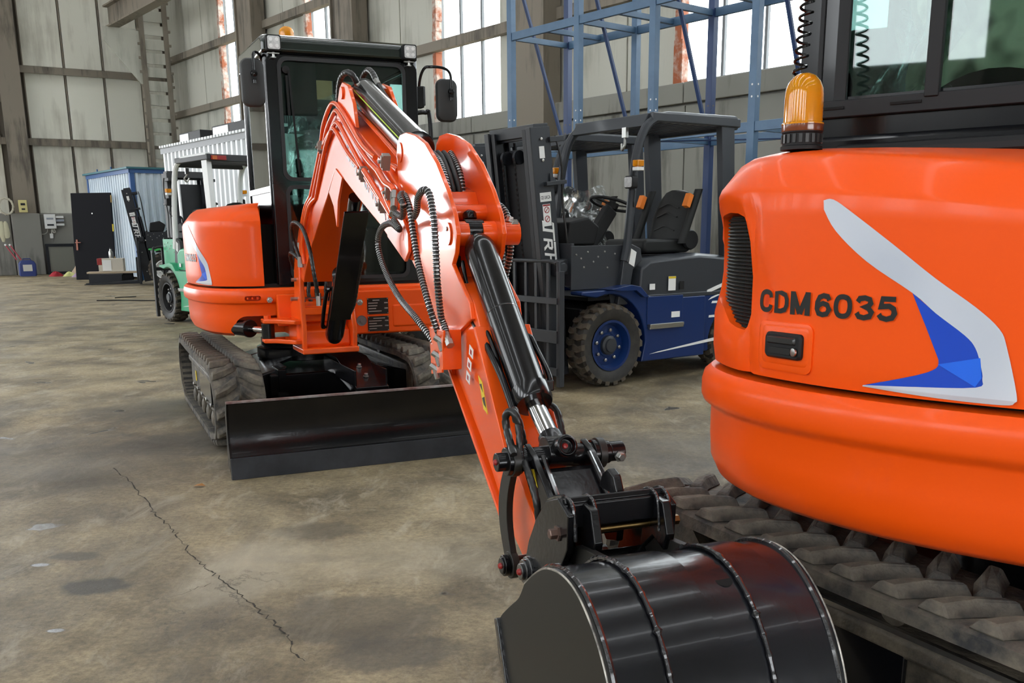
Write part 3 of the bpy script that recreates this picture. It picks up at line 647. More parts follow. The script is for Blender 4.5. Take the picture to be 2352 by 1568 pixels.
def cab(root, U, rear_view=False):
    ya, yb, xf, xr = -.26, .705, .585, -.30; z0, z1 = .955, 2.43; yv = lambda p: p
    # front frame with two glazed openings
    def plate(nm, yo0, yo1, zo0, zo1, ro, holes, xa, xb, m=CABBLACK):
        """wall plate of the cab with rounded openings, cut by strips"""
        pass
    zm = 1.575
    fm_ = MB(U); fm_.frame(rrect(ya, zm, yb, z1 - .10, (.002, .002, .05, .05)), rrect(ya + .075, zm + .022, yb - .088, 2.315, .055), xf - .05, xf, 'x')
    fm_.frame(rrect(ya, z0, yb, zm, .002), rrect(ya + .085, .985, yb - .10, zm - .015, .05), xf - .05, xf, 'x')
    cf = obj('cab_frame', fm_, CABBLACK, root, bev=.006)
    # posts: rounded tubes at the corners
    def post(x, y, r=.045):
        obj('cab_post', MB(U).prism([(x + r * math.cos(t) * 1.0, y + r * math.sin(t) * 1.0) for t in [i * PI / 8 for i in range(16)]], z0, z1 - .06, 'z'), CABBLACK, root)
    for x in (xf - .045, xr + .045):
        for y in (ya + .035, yb - .035): post(x, y)
    seal = MB(U)
    for (a, b, c, d, r) in ((ya + .075, zm + .022, yb - .088, 2.315, .055), (ya + .085, .985, yb - .10, zm - .015, .05)):
        seal.frame(rrect(a - .006, b - .006, c + .006, d + .006, r), rrect(a + .016, b + .016, c - .016, d - .016, r - .01), xf - .005, xf + .008, 'x')
    obj('window_seal', seal, mat('seal_rubber', (.022, .023, .026), .5), root)
    for (a, b, c, d) in ((ya + .08, zm + .03, yb - .09, 2.31), (ya + .09, .99, yb - .105, zm - .02)):
        obj('windscreen', MB(U).box((xf - .02, (a + c) / 2, (b + d) / 2), (.006, c - a, d - b)), GLASSC, root, smooth=0)
    # sides: sill panel, top rail, pane
    for y, s in ((ya, -1), (yb, 1)):
        sd = MB(U); sd.box(((xf + xr) / 2, y - s * .015, (z0 + 1.54) / 2), (xf - xr - .08, .03, 1.54 - z0)); sd.box(((xf + xr) / 2, y - s * .015, 2.34), (xf - xr - .08, .03, .09))
        o = obj('side_panel', sd, CABBLACK, root, bev=.004)
        obj('side_rail', MB(U).box(((xf + xr) / 2, y + s * .004, 1.545), (xf - xr - .1, .012, .035)), STEEL if s < 0 else CABBLACK, o, smooth=0)
        obj('side_window', MB(U).box(((xf + xr) / 2, y - s * .012, 1.92), (xf - xr - .12, .006, .76)), GLASSC, root, smooth=0)
    # rear wall with sliding window
    rw = MB(U); rw.frame(rrect(ya, 1.46, yb, z1 - .1, .01), rrect(ya + .07, 1.588, yb - .095, 2.33, .012), xr, xr + .04, 'x')
    o = obj('rear_wall', rw, CABBLACK, root, bev=.004)
    obj('rear_panel', MB(U).box((xr + .02, (ya + yb) / 2, 1.22), (.04, yb - ya, .50)).prism([(xr, 1.50), (xr - .012, 1.485), (xr - .012, 1.40), (xr, 1.385)], ya + .02, yb - .02, 'y'), CABBLACK, root, bev=.006)
    t = MB(U); t.box((xr - .006, (ya + yb) / 2, 1.560), (.02, yb - ya - .10, .04)); t.box((xr - .010, .385, 1.95), (.022, .032, .76)); t.box((xr - .004, yb - .105, 1.95), (.014, .03, .76)); t.box((xr + .0, yb - .05, 1.95), (.012, .012, .86))
    obj('window_rail', t, MATTE, root, bev=.003)
    for a, b in ((.39, yb - .10), (ya + .07, .38)): obj('rear_window', MB(U).box((xr + .012, (a + b) / 2, 1.96), (.005, b - a, .75)), GLASSC, root, smooth=0)
    sl = MB(U)
    for y in (.62, .44, .1): sl.box((xr - .018, y, 1.562), (.004, .07, .006))
    obj('drain_slot', sl, mat('slot_black', (.001, .001, .001), .9), root, smooth=0)
    hd = MB(U).tube([(xr - .03, yb - .12, 1.452), (xr - .05, .35, 1.452), (xr - .05, .05, 1.452), (xr - .03, ya + .05, 1.445)], .022, 10); obj('hinge_rod', hd, MATTE, root)
    # roof
    pr = [(xf + .02, 2.335), (xf + .02, 2.405), (xf - .035, 2.44), (xr + .04, 2.455), (xr, 2.43), (xr, 2.32)]
    rf = MB(U).rings([[(x, ya - .02, z) for x, z in pr], [(x, ya + .0 + .02, z) for x, z in [(p[0], p[1] + .008) for p in pr]], [(x, yb - .03, z) for x, z in [(p[0], p[1] + .008) for p in pr]], [(x, yb, z) for x, z in pr]])
    obj('cab_roof', rf, mat('roof_dark_green', (.012, .020, .017), .14, coat=.6), root, bev=.018, seg=3)
    obj('interior_floor', MB(U).box((.14, .22, .975), (.8, .9, .03)), MATTE, root, smooth=0)
    obj('headliner', MB(U).box((.14, .22, 2.33), (.8, .9, .02)), MATTE, root, smooth=0)
    if not rear_view: obj('sun_blind', MB(U).prism(rrect(ya + .07, 1.985, ya + .315, 2.32, .02), xf - .05, xf - .04, 'x'), mat('blind_black', (.004, .004, .006), .5), root)
    # seat with plastic film, console, levers
    st = obj('seat', MB(U).rings([[(-.08, y, z) for y, z in rrect(.02, 1.30, .50, 1.40, .03)], [(.36, y, z) for y, z in rrect(.0, 1.30, .52, 1.42, .04)], [(.42, y, z) for y, z in rrect(.05, 1.31, .47, 1.39, .03)]]), SEAT, root)
    bk = MB(U); rg = []
    for z, w, x in ((1.40, .21, -.04), (1.55, .25, -.08), (1.75, .245, -.11), (1.92, .20, -.13), (1.96, .10, -.13), (2.02, .12, -.135), (2.10, .13, -.14), (2.17, .11, -.145)): rg.append([(x + .055 * math.cos(t), .26 + w * math.sin(t), z) for t in [i * PI / 8 for i in range(16)]])
    obj('seat_back', bk.rings(rg), SEAT, st)
    fl = MB(U)
    def film(i, j):
        u, v = i / 14, j / 18; a = (u - .5) * 2.6
        return Vector((-.06 + .16 * math.cos(a) + .02 * math.sin(9 * v + 5 * u), .26 + .31 * math.sin(a) * (.75 + .25 * math.sin(PI * v)) + .015 * math.sin(23 * v), 1.22 + .95 * v + .02 * math.sin(13 * u)))
    o = obj('plastic_film', fl.grid(film, 14, 18), FILM, st, smooth=80); o['label'] = 'clear protective plastic film over the seat'
    if rear_view:
        def cam_(i, j):
            u, v = i / 20, j / 20; a = (u - .5) * 2.9
            return Vector((-.10 - .13 * math.cos(a) + .018 * math.sin(14 * v + 7 * u), .20 + .30 * math.sin(a) + .012 * math.sin(19 * v), 1.60 + .62 * v + .03 * math.sin(10 * u + 2)))
        o = obj('camouflage_jacket', MB(U).grid(cam_, 20, 20), camo(), st, smooth=80); o['label'] = 'green and khaki camouflage jacket over the seat back'
        def sheet(i, j):
            u, v = i / 16, j / 24
            return Vector((-.20 + .03 * math.sin(12 * v + 4 * u) + .02 * math.sin(20 * u), .36 + .19 * u * (.55 + .45 * math.cos(3 * v)) + .02 * math.sin(17 * v), 1.52 + .75 * v))
        o = obj('plastic_film', MB(U).grid(sheet, 16, 24), FILM, st, smooth=80); o['label'] = 'crumpled clear plastic film hanging behind the rear window'
    for y in (-.04, .56): obj('control_console', MB(U).prism([(-.1, 1.3), (.32, 1.3), (.36, 1.48), (.2, 1.52), (-.1, 1.5)], y - .06, y + .06).cyl((.3, y, 1.5), (.32, y, 1.66), .014).lathe([(.001, 0), (.03, .02), (.033, .06), (.02, .10), (.001, .11)], (.32, y, 1.64), n=12), MATTE, root, bev=.01)
    return cf
def upper(root, U, boom, rear_view, text_s, sw_s):
    """slewing upper body; U places it on the undercarriage"""
    tot = ACC[-1]
    # counterweight and platform band
    prof = [(-.11, .632), (-.055, .636), (-.025, .655), (-.004, .70), (0, .76), (0, .828), (.004, .838), (.020, .848), (.026, .862), (.026, .900), (.020, .922), (.004, .936), (-.04, .938)]
    N = 150; sub = []
    for o, z in prof:
        r_ = [Vector((*outp(tot * i / N, o), z)) for i in range(N + 1)]
        r_ += [Vector((.62 + o, .5, z)), Vector((.62 + o, .2, z)), Vector((.61 + o, -.1, z))]; sub.append(r_)
    cw = MB(U).rings(sub); band = obj('counterweight', cw, ORANGE, root, smooth=38)
    cuts = [MB(U).prism(rrect(-.545, .62, -.20, .765, (.02, .02, .02, .07)), .36, .80, 'x'), MB(U).prism(rrect(-.485, .862, -.385, .892, .014), .56, .66, 'x')]
    if boom: boolean(band, cuts)
    # engine hood and right cover: U shaped shell round the cab, with a meshed opening at the rear left corner
    g0, g1 = S0 + 1.11, S0 + 1.43; sE = S0 + 1.66
    top = lambda s: interp(s - S0, [(1.11, 1.17), (1.122, 1.235), (1.14, 1.275), (1.16, 1.298), (1.20, 1.306), (1.255, 1.308), (1.38, 1.30), (1.415, 1.275), (1.43, 1.22)])
    bot = lambda s: interp(s - S0, [(1.11, 1.085), (1.12, 1.058), (1.135, 1.046), (1.18, 1.048), (1.228, 1.056), (1.28, 1.085), (1.38, 1.11), (1.42, 1.14), (1.43, 1.17)])
    ss = rows(0, g0, 90) + rows(g0, g1, 24)[1:] + rows(g1, sE, 24)[1:]
    i0, i1 = 90, 114; nb, nh, ntp = 4, 1, 4; extra = [1.352, 1.36, 1.40, 1.415, 1.425, 1.43]
    def zz(s, j):
        if j <= nb: return .95 + (bot(s) - .95) * j / nb
        if j <= nb + nh + ntp: return top(s) + (1.345 - top(s)) * (j - nb - nh) / ntp
        return extra[j - nb - nh - ntp - 1]
    def lip(s, z):
        # flange swelling round the opening
        if S0 + 1.04 < s < S0 + 1.49 and z < 1.34:
            d = min(abs(z - top(s)), abs(z - bot(s)), abs(s - g0), abs(s - g1)); inside = g0 <= s <= g1
            return -.012 * max(0, 1 - d / .03) if not inside or z <= bot(s) or z >= top(s) else -.012
        return 0
    J = nb + nh + ntp + len(extra)
    dz = lambda s: interp(s - S0, [(-.9, 0), (-.4, -.045), (0, -.058), (.3, -.055), (.5, -.042), (.6, -.028), (.78, -.010), (.9, 0), (1.07, .010), (1.3, .012), (1.6, 0)])
    def fn(i, j):
        s = ss[i]; z = zz(s, j); p = outp(s, hood_off(z) + lip(s, z)); return Vector((p.x, p.y, z + dz(s) * max(0, min(1, (z - 1.25) / .09))))
    hb = MB(U).grid(fn, len(ss) - 1, J, skip=lambda i, j: i0 <= i < i1 and j == nb)
    # flange walls of the opening
    def wallstrip(pts, dp=.05):
        hb.grid(lambda i, j: pts[i] * (1 if j == 0 else 1 - dp / math.hypot(pts[i].x, pts[i].y)) if j == 0 else Vector((pts[i].x * (1 - dp / math.hypot(pts[i].x, pts[i].y)), pts[i].y * (1 - dp / math.hypot(pts[i].x, pts[i].y)), pts[i].z)), len(pts) - 1, 1)
    wallstrip([fn(i, nb) for i in range(i0, i1 + 1)]); wallstrip([fn(i, nb + 1) for i in range(i0, i1 + 1)])
    wallstrip([fn(i0, nb), fn(i0, nb + 1)]); wallstrip([fn(i1, nb), fn(i1, nb + 1)])
    # top cap: rows stepping inward to the inner edge, slightly crowned
    inner = lambda s: (lambda p: Vector((min(max(p.x, -.285), .60) if p.y < .66 else p.x, max(min(p.y, .60), -.285), 0)))(outp(s, -.35))
    def capf(i, j):
        s = ss[i]; a = outp(s, hood_off(1.43)); t = j / 4
        cx = max(min(a.x, .60), -.30) if a.y < -.26 else -.30
        if a.y < -.30 and a.x > -.30: b = Vector((min(a.x, .54), -.345 if a.x > .0 else -.275))
        elif a.y > .68: b = Vector((-.30, .66))
        else: b = Vector((-.29, max(min(a.y, .66), -.275)))
        return Vector((a.x + (b.x - a.x) * t, a.y + (b.y - a.y) * t, 1.43 + dz(s) * (1 - .4 * t) + .030 * math.sin(t * PI / 2)))
    hb.grid(capf, len(ss) - 1, 4)
    # closing faces: front end beside the cab, left end, bottom
    e0 = [fn(0, j) for j in range(J + 1)]; hb.add(e0 + [Vector((.54, -.345, 1.45)), Vector((.54, -.345, .95))], [list(range(len(e0) + 2))])
    e1 = [fn(len(ss) - 1, j) for j in range(J + 1)]; hb.add(e1 + [Vector((-.30, .72, 1.463)), Vector((-.30, .72, .95))], [list(range(len(e1) + 2))])
    hood = obj('engine_hood', hb, ORANGE, root, smooth=32, weld=True)
    dk = MB(U); dk.rings([[Vector((*outp(tot * i / 60, -.055), z)) for i in range(61)] for z in (.90, .96)]); obj('hood_gap_seal', dk, MATTE, root, smooth=0)
    dk = MB(U); dk.rings([[Vector((*outp(sE * i / 60, -.12), z)) for i in range(61)] for z in (.94, 1.33)]); obj('engine_bay_liner', dk, mat('bay_black', (.006, .006, .006), .8), root, smooth=0)
    # mesh: fine ribs
    gb = MB(U); P = lambda s, z, d: Vector((*outp(s, d), z))
    z = 1.05
    while z < 1.31:
        seg = [s for s in rows(g0 + .004, g1 - .004, 22) if bot(s) < z < top(s)]
        if len(seg) > 1: gb.tube([P(s, z, -.028) for s in seg], .0028, 4)
        z += .0085
    for k in range(52):
        s = g0 + .006 + k * (g1 - g0 - .012) / 51; gb.tube([P(s, bot(s), -.032), P(s, (bot(s) + top(s)) / 2, -.032), P(s, top(s), -.032)], .0013, 3)
    g = obj('vent_mesh', gb, mat('mesh_black', (.006, .006, .006), .45, spec=.25), root, smooth=0); g['kind'] = 'stuff'
    # latch in its raised pad
    def pad(s0, s1, z0, z1, r, off, nm, m, parent, bev=.004):
        o1 = rrect(s0, z0, s1, z1, r, 4); rg = []
        for d, sh in ((-.004, 0), (off * .7, 0), (off, .004)):
            rg.append([on_body(s0 + (s1 - s0) * .5 + (p[0] - (s0 + s1) / 2) * (1 - sh * 2 / (s1 - s0)), (z0 + z1) / 2 + (p[1] - (z0 + z1) / 2) * (1 - sh * 2 / (z1 - z0)), d) for p in o1])
        return obj(nm, MB(U).rings(rg), m, parent)
    if rear_view:
        pad(.893, 1.052, .970, 1.078, .018, .005, 'latch_pad', ORANGE, root)
        pad(.900, 1.040, .985, 1.070, .014, .0065, 'latch_pad', ORANGE, root)
        h = pad(.913, 1.018, 1.000, 1.056, .010, .018, 'door_latch', MATTE, root); h['label'] = 'black paddle latch with key lock'
        pad(.935, 1.006, 1.006, 1.028, .005, .0185, 'latch_recess', mat('recess_black', (.002, .002, .002), .5), h)
        pad(.925, 1.008, 1.031, 1.050, .004, .024, 'latch_paddle', mat('paddle_black', (.02, .02, .02), .3), h)
        c = on_body(.927, 1.018, .019); n_ = Vector((c.x, c.y, 0)).normalized(); obj('key_lock', MB(U).lathe([(.009, 0), (.009, .004), (.006, .005)], c, n_, 14), STEEL, h)
    swoosh(root, U, sw_s, True)
    cab(root, U, rear_view)
    if rear_view:
        beacon(root, BCN, U, .044, .125)['label'] = 'amber rotating beacon on a black slotted base'
        q = BCN; vs, hs = [], []
        for i in range(31 * 12):
            t = i / (31 * 12); a = i / 12 * 2 * PI
            vs.append(Vector((q[0] + .015 + .16 * t + .014 * math.cos(a), q[1] + .02 + .02 * t + .014 * math.sin(a), q[2] + .165 + .74 * t)))
        obj('coiled_cable', MB(U).tube(vs, .0035, 5), BLACK, root)
        mbx = MB(U); obj('cable_drop', mbx.tube([q_ for q_ in spline([(q[0], q[1], q[2]), (q[0] + .06, q[1] + .02, q[2] + .02), (q[0] + .10, q[1] + .03, q[2] + .02)], 6)], .006, 6), BLACK, root)
    else:
        beacon(root, (.10, -.02, 2.455), U, .05, .10)['label'] = 'small amber beacon on the cab roof'

# centre lines of the hydraulic pipes and hoses of the boom, in boom coordinates (x reach, y side, z height)
PX = {
    'pipe1': [(0.584, -0.105, 1.471), (0.987, -0.105, 1.679), (1.117, -0.105, 1.781), (1.328, -0.105, 1.846), (1.48, -0.105, 1.842), (1.678, -0.105, 1.775), (2.023, -0.105, 1.624), (2.275, -0.105, 1.553)],
    'pipe2': [(0.675, -0.105, 1.463), (1.067, -0.105, 1.673), (1.21, -0.105, 1.751), (1.373, -0.105, 1.797), (1.514, -0.105, 1.806), (1.76, -0.105, 1.703), (2.098, -0.105, 1.565), (2.297, -0.105, 1.504), (2.43, -0.105, 1.453)],
    'pipe3': [(0.777, -0.105, 1.453), (1.116, -0.105, 1.659), (1.276, -0.105, 1.722), (1.407, -0.105, 1.756), (1.531, -0.105, 1.751), (1.748, -0.105, 1.656), (1.988, -0.105, 1.546), (2.045, -0.105, 1.522)],
    'pipe4': [(1.087, -0.105, 1.692), (1.226, -0.105, 1.72), (1.355, -0.105, 1.742), (1.467, -0.105, 1.723), (1.717, -0.105, 1.614), (1.967, -0.105, 1.535)],
    'pipe5': [(2.102, -0.115, 1.515), (2.285, -0.115, 1.444), (2.426, -0.115, 1.388), (2.558, -0.115, 1.334)],
    'pipe6': [(2.146, -0.115, 1.486), (2.296, -0.115, 1.427), (2.412, -0.115, 1.388)],
    'pipe7': [(2.357, -0.115, 1.5), (2.474, -0.115, 1.451), (2.574, -0.115, 1.431), (2.612, -0.115, 1.415)],
    'pipe8': [(2.447, -0.115, 1.421), (2.53, -0.115, 1.373), (2.593, -0.115, 1.341)],
    'pipe9': [(2.167, -0.06, 1.535), (2.352, -0.06, 1.517), (2.454, -0.06, 1.495)],
    'clamp0': [(1.063, -0.11, 1.687)],
    'clamp1': [(2.065, -0.11, 1.504)],
    'clamp2': [(2.472, -0.11, 1.524)],
    'clamp3': [(2.523, -0.11, 1.415)],
    'clamp4': [(2.402, -0.11, 1.376)],
    'h1': [(2.739, -0.15, 1.317), (2.816, -0.15, 1.285), (2.691, -0.15, 1.306), (2.537, -0.15, 1.29), (2.468, -0.15, 1.235), (2.554, -0.15, 1.151), (2.763, -0.15, 1.062), (2.994, -0.15, 1.007), (3.1, -0.13, 0.953), (3.151, -0.12, 0.918)],
    'h2': [(2.761, -0.15, 1.338), (2.859, -0.15, 1.326), (2.958, -0.17, 1.361), (2.92, -0.17, 1.386), (2.887, -0.15, 1.396), (2.956, -0.15, 1.354), (3.0, -0.15, 1.267), (3.053, -0.15, 1.174), (3.16, -0.15, 1.06), (3.179, -0.13, 0.981), (3.184, -0.12, 0.955)],
    'h3': [(2.969, -0.14, 1.323), (3.048, -0.15, 1.339), (3.107, -0.16, 1.376), (3.17, -0.16, 1.397), (3.2, -0.15, 1.385), (3.24, -0.15, 1.317), (3.252, -0.15, 1.242), (3.261, -0.15, 1.143), (3.218, -0.13, 1.037), (3.217, -0.12, 1.004), (3.244, -0.12, 0.98)],
    'h4': [(2.906, 0.1, 1.388), (2.9, 0.12, 1.4), (2.951, 0.13, 1.389), (3.015, 0.13, 1.346), (3.04, 0.13, 1.264), (3.038, 0.13, 1.181), (3.018, 0.13, 1.097)],
    'h5': [(2.939, 0.1, 1.323), (2.914, 0.13, 1.348), (3.002, 0.13, 1.36), (3.057, 0.14, 1.332), (3.095, 0.14, 1.277), (3.094, 0.14, 1.21), (3.078, 0.13, 1.141), (3.052, 0.13, 1.092)],
    'm1': [(2.86, -0.05, 1.529), (2.947, -0.05, 1.502), (3.016, -0.05, 1.452), (3.06, -0.05, 1.391), (3.073, -0.05, 1.319)],
    'm2': [(2.825, 0.03, 1.53), (2.906, 0.03, 1.479), (2.949, 0.03, 1.416), (2.961, 0.03, 1.327)],
    'm3': [(2.843, -0.02, 1.531), (2.883, -0.01, 1.501), (2.974, -0.01, 1.415), (2.982, 0, 1.32)],
    'fit': [(3.145, -0.1, 0.963), (3.285, -0.1, 0.98), (3.231, -0.1, 0.859), (3.073, -0.1, 0.845), (3.253, -0.11, 0.942), (3.222, -0.11, 0.905), (3.194, -0.11, 0.861)],
    'cyl': [(3.141, 0, 1.285), (3.16, 0, 1.246), (3.583, 0, 0.895), (3.657, 0, 0.817), (3.799, 0, 0.736)],
    'cpipeL': [(3.147, -0.06, 1.188), (3.207, -0.06, 1.086), (3.371, -0.06, 0.996), (3.556, -0.06, 0.895), (3.674, -0.06, 0.795)],
    'cpipeL2': [(3.191, -0.05, 1.189), (3.263, -0.05, 1.089), (3.458, -0.05, 0.967), (3.58, -0.05, 0.85), (3.68, -0.05, 0.772)],
    'cpipeR': [(3.488, 0.05, 0.959), (3.506, 0.06, 0.955), (3.546, 0.06, 0.917), (3.64, 0.05, 0.87)],
    'loopL': [(3.846, -0.13, 0.739), (3.772, -0.12, 0.784), (3.763, -0.12, 0.821), (3.779, -0.11, 0.835), (3.798, -0.1, 0.815), (3.784, -0.08, 0.749)],
    'loopL2': [(3.843, -0.1, 0.718), (3.927, -0.11, 0.674), (3.955, -0.11, 0.627), (3.938, -0.1, 0.566)],
    'loopR': [(3.57, 0.06, 0.792), (3.591, 0.07, 0.807), (3.623, 0.08, 0.793), (3.654, 0.08, 0.75), (3.669, 0.08, 0.711)],
    'topL': [(1.417, -0.1, 1.808), (1.491, -0.1, 1.902), (1.612, -0.1, 1.945), (1.694, -0.09, 1.949), (1.659, -0.06, 1.929), (1.632, -0.03, 1.886), (1.575, 0, 1.876)],
    'topR': [(1.415, 0.03, 1.917), (1.308, 0.05, 1.98), (1.366, 0.06, 2.006), (1.496, 0.06, 1.976), (1.58, 0.06, 1.927), (1.663, 0.06, 1.894)],
    'topPipe': [(1.663, 0.06, 1.894), (1.842, 0.06, 1.801), (2.093, 0.06, 1.689), (2.393, 0.05, 1.609)],
    'acyl': [(1.504, 0, 1.867), (1.688, 0, 1.831), (2.325, 0, 1.601), (2.152, 0, 1.645)],
    'bcyl': [(1.345, 0, 1.415), (0.581, 0.02, 1.022), (0.154, 0.02, 0.755)],
    'text': [(1.632, -0.1, 1.629), (1.688, -0.1, 1.528), (2.331, -0.1, 1.317), (2.357, -0.1, 1.377)],
    'stk': [(3.359, -0.09, 0.952), (3.388, -0.09, 0.949), (3.31, -0.09, 0.86), (3.335, -0.09, 0.905), (3.455, -0.09, 0.858), (3.462, -0.09, 0.778), (3.405, -0.09, 0.825), (3.491, -0.09, 0.808)],
    'stickR': [(2.755, 0.075, 1.242), (3.141, 0.075, 1.118)],
    'coup': [(3.976, 0, 0.642), (4.087, 0.1, 0.672), (4.112, -0.12, 0.677), (4.173, -0.11, 0.702), (4.005, 0.12, 0.648), (3.973, 0.03, 0.698), (4.022, 0.03, 0.651), (3.988, 0.1, 0.59), (4.111, -0.13, 0.637), (4.025, 0.14, 0.607)],
    'hl': [(3.846, -0.13, 0.733), (3.799, 0, 0.734), (3.771, 0.13, 0.704), (3.988, -0.09, 0.645), (4.054, -0.09, 0.694), (3.781, 0.07, 0.582)],
    'ears': [(4.175, -0.1, 0.595), (4.405, -0.1, 0.635), (4.103, -0.1, 0.522), (4.113, 0.1, 0.573), (4.316, 0.1, 0.605), (4.126, 0.1, 0.524)],
}

def boom_set(root, B):
    """boom, stick, cylinders, hoses, linkage and bucket; B = boom frame inside the machine"""
    prof = [(.10, 1.02), (.08, 1.13), (.40, 1.46), (.93, 1.715), (1.15, 1.785), (1.32, 1.81), (1.50, 1.80), (1.72, 1.74), (2.27, 1.555), (2.62, 1.405), (2.71, 1.345), (2.765, 1.30), (2.765, 1.22), (2.70, 1.18), (2.62, 1.185), (2.37, 1.255),
            (2.24, 1.30), (1.81, 1.42), (1.36, 1.555), (1.26, 1.555), (1.05, 1.44), (.80, 1.325), (.55, 1.20), (.34, 1.06), (.24, .99)]
    def yw(x, z): return .088 + max(0, min(1, (1.55 - z) / .5)) * .035 if x < 1.2 else .088
    n = len(prof); mb = MB(B)
    mb.rings([[(x, -yw(x, z), z) for x, z in prof], [(x, yw(x, z), z) for x, z in prof]])
    bm_ = obj('boom', mb, ORANGE_B, root, bev=.007, smooth=30)
    for s in (-1, 1):
        e = MB(B).prism([(1.44, 1.78), (1.50, 1.86), (1.55, 1.90), (1.62, 1.915), (1.74, 1.885), (1.84, 1.80), (1.88, 1.70), (1.60, 1.76)], s * .088 - .008, s * .088 + .008)
        obj('cylinder_ear', e, ORANGE_B, bm_, bev=.003)
        obj('pin_boss', MB(B).lathe([(.045, -.02), (.045, .012), (.03, .014)], (2.66, s * .085, 1.265), (0, s, 0), 20).lathe([(.02, .0), (.02, .02)], (2.66, s * .085, 1.265), (0, s, 0), 6), ORANGE_B, bm_, smooth=30)
        obj('boom_fork', MB(B).prism([(2.42, 1.26), (2.46, 1.32), (2.66, 1.33), (2.74, 1.27), (2.74, 1.21), (2.68, 1.175)], s * .098 - .006, s * .098 + .006), ORANGE_B, bm_, bev=.003)
    obj('elbow_bracket', MB(B).prism([(1.12, 1.47), (1.34, 1.57), (1.50, 1.52), (1.36, 1.42), (1.30, 1.30), (1.24, 1.40)], -.095, -.083), ORANGE_B, bm_, bev=.003)
    # lettering along the boom side
    a, b = Vector((1.62, 0, 1.62)), Vector((2.45, 0, 1.30)); d = (b - a); u = d.normalized(); w = Vector((-u.z, 0, u.x)); w = w if w.z > 0 else -w
    vs, fs = text_mesh('LONKING', 1, .02); x0 = min(v.x for v in vs); x1 = max(v.x for v in vs)
    mb = MB(B); mb.add([a + d * (.74 * (v.x - x0) / (x1 - x0)) + w * (v.y * .115 - .02) + Vector((0, -.0895, 0)) for v in vs], fs)
    # two simplified characters built from strokes
    def stroke(p, q, t=.008):
        A_ = a + d * p[0] + w * p[1]; B_ = a + d * q[0] + w * q[1]; mb.beam(A_ + Vector((0, -.089, 0)), B_ + Vector((0, -.089, 0)), .002, t, w)
    for ox in (.78, .90):
        for (p, q) in (((0, .06), (.09, .065)), ((.045, .09), (.04, .03)), ((.01, .035), (.09, .04)), ((.045, .035), (.0, -.02)), ((.05, .03), (.095, -.02)), ((.02, .0), (.08, .0))):
            stroke((ox + p[0], p[1]), (ox + q[0], q[1]))
    obj('boom_lettering', mb, GREYTXT, root, smooth=0)
    for k in range(1, 10):
        smooth_hose('hydraulic_pipe', PX['pipe%d' % k], .0105 if k < 5 else .0125, root, ORANGE_B, B, 10, 6)
    for y in (-.035, .005): smooth_hose('hydraulic_pipe', [(1.55, y, 1.80), (1.70, y, 1.775), (2.3, y, 1.575), (2.5, y, 1.50)], .011, root, ORANGE_B, B)
    for k in range(5):
        c = PX['clamp%d' % k][0]; mb = MB(B); R = Matrix.Rotation(math.radians(25), 3, 'Y') if k else Matrix.Rotation(math.radians(-30), 3, 'Y')
        mb.box((c[0], c[1] + .0, c[2]), (.028, .028, .055), R); mb.box((c[0] + .004, c[1] - .016, c[2]), (.018, .008, .04), R); bolt(mb, (c[0], c[1] - .018, c[2]), (0, -1, 0), .007, .010)
        obj('pipe_clamp', mb, mat('clamp_metal', (.26, .22, .19), .5, .3), root, smooth=0)
    # lower pipe bank at the boom foot
    for i, x in enumerate((.20, .27, .34)):
        smooth_hose('hydraulic_pipe', [(x + .02, -.128, 1.10), (x + .03, -.132, 1.22), (x + .22, -.118, 1.40), PX['pipe%d' % (i + 1)][0]], .011, root, ORANGE_B, B)
    wrap_hose('foot_hose', [(.30, -.14, 1.12), (.26, -.17, 1.24), (.36, -.18, 1.33), (.52, -.15, 1.30), (.62, -.13, 1.18), (.66, -.12, 1.05), (.64, -.10, .93)], .012, root, B)
    wrap_hose('foot_hose', [(.20, -.13, 1.12), (.12, -.17, 1.16), (.06, -.16, 1.10), (.02, -.12, 1.02)], .012, root, B)
    fm2 = MB(B)
    for p in ((.30, -.14, 1.12), (.20, -.13, 1.12), (.24, -.13, 1.20)): fm2.cyl((p[0], p[1], p[2] - .04), (p[0], p[1], p[2] + .02), .015, n=6)
    fm2.cyl((.64, -.10, .88), (.64, -.10, .95), .014, n=6)
    obj('hose_fitting', fm2, STEEL, root, smooth=0)
    # arm cylinder above the boom
    ax = [Vector((1.60, 0, 1.88)), Vector((2.50, 0, 1.575))]; dv = (ax[1] - ax[0]).normalized()
    c = obj('arm_cylinder', MB(B).lathe([(.02, -.01), (.048, -.006), (.056, .01), (.058, .025), (.058, .04), (.058, .90), (.058, .93), (.062, .931), (.062, .97), (.04, .98)], ax[0], dv, 32), CYLB, root); 
    obj('cylinder_band', MB(B).lathe([(.0592, .01), (.0592, .03)], ax[0], dv, 32), MATTE, c)
    nn = Vector((0, -1, .35)).normalized(); sd = dv.cross(nn).normalized()
    obj('paint_line', MB(B).beam(ax[0] + dv * .07 + nn * .0582, ax[0] + dv * .93 + nn * .0582, .004, .0016, nn), LINE, c, smooth=0)
    obj('cylinder_pin', MB(B).cyl((1.63, -.105, 1.868), (1.63, .105, 1.868), .026), ORANGE_B, bm_)
    wrap_hose('cylinder_hose', [(1.40, -.075, 1.76), (1.46, -.085, 1.87), (1.56, -.09, 1.935), (1.65, -.08, 1.95), (1.68, -.06, 1.935), (1.67, -.04, 1.905)], .0135, root, B)
    wrap_hose('cylinder_hose', [(1.42, .03, 1.80), (1.38, .035, 1.90), (1.36, .05, 1.975), (1.43, .06, 1.998), (1.52, .06, 1.975), (1.60, .06, 1.93)], .0135, root, B)
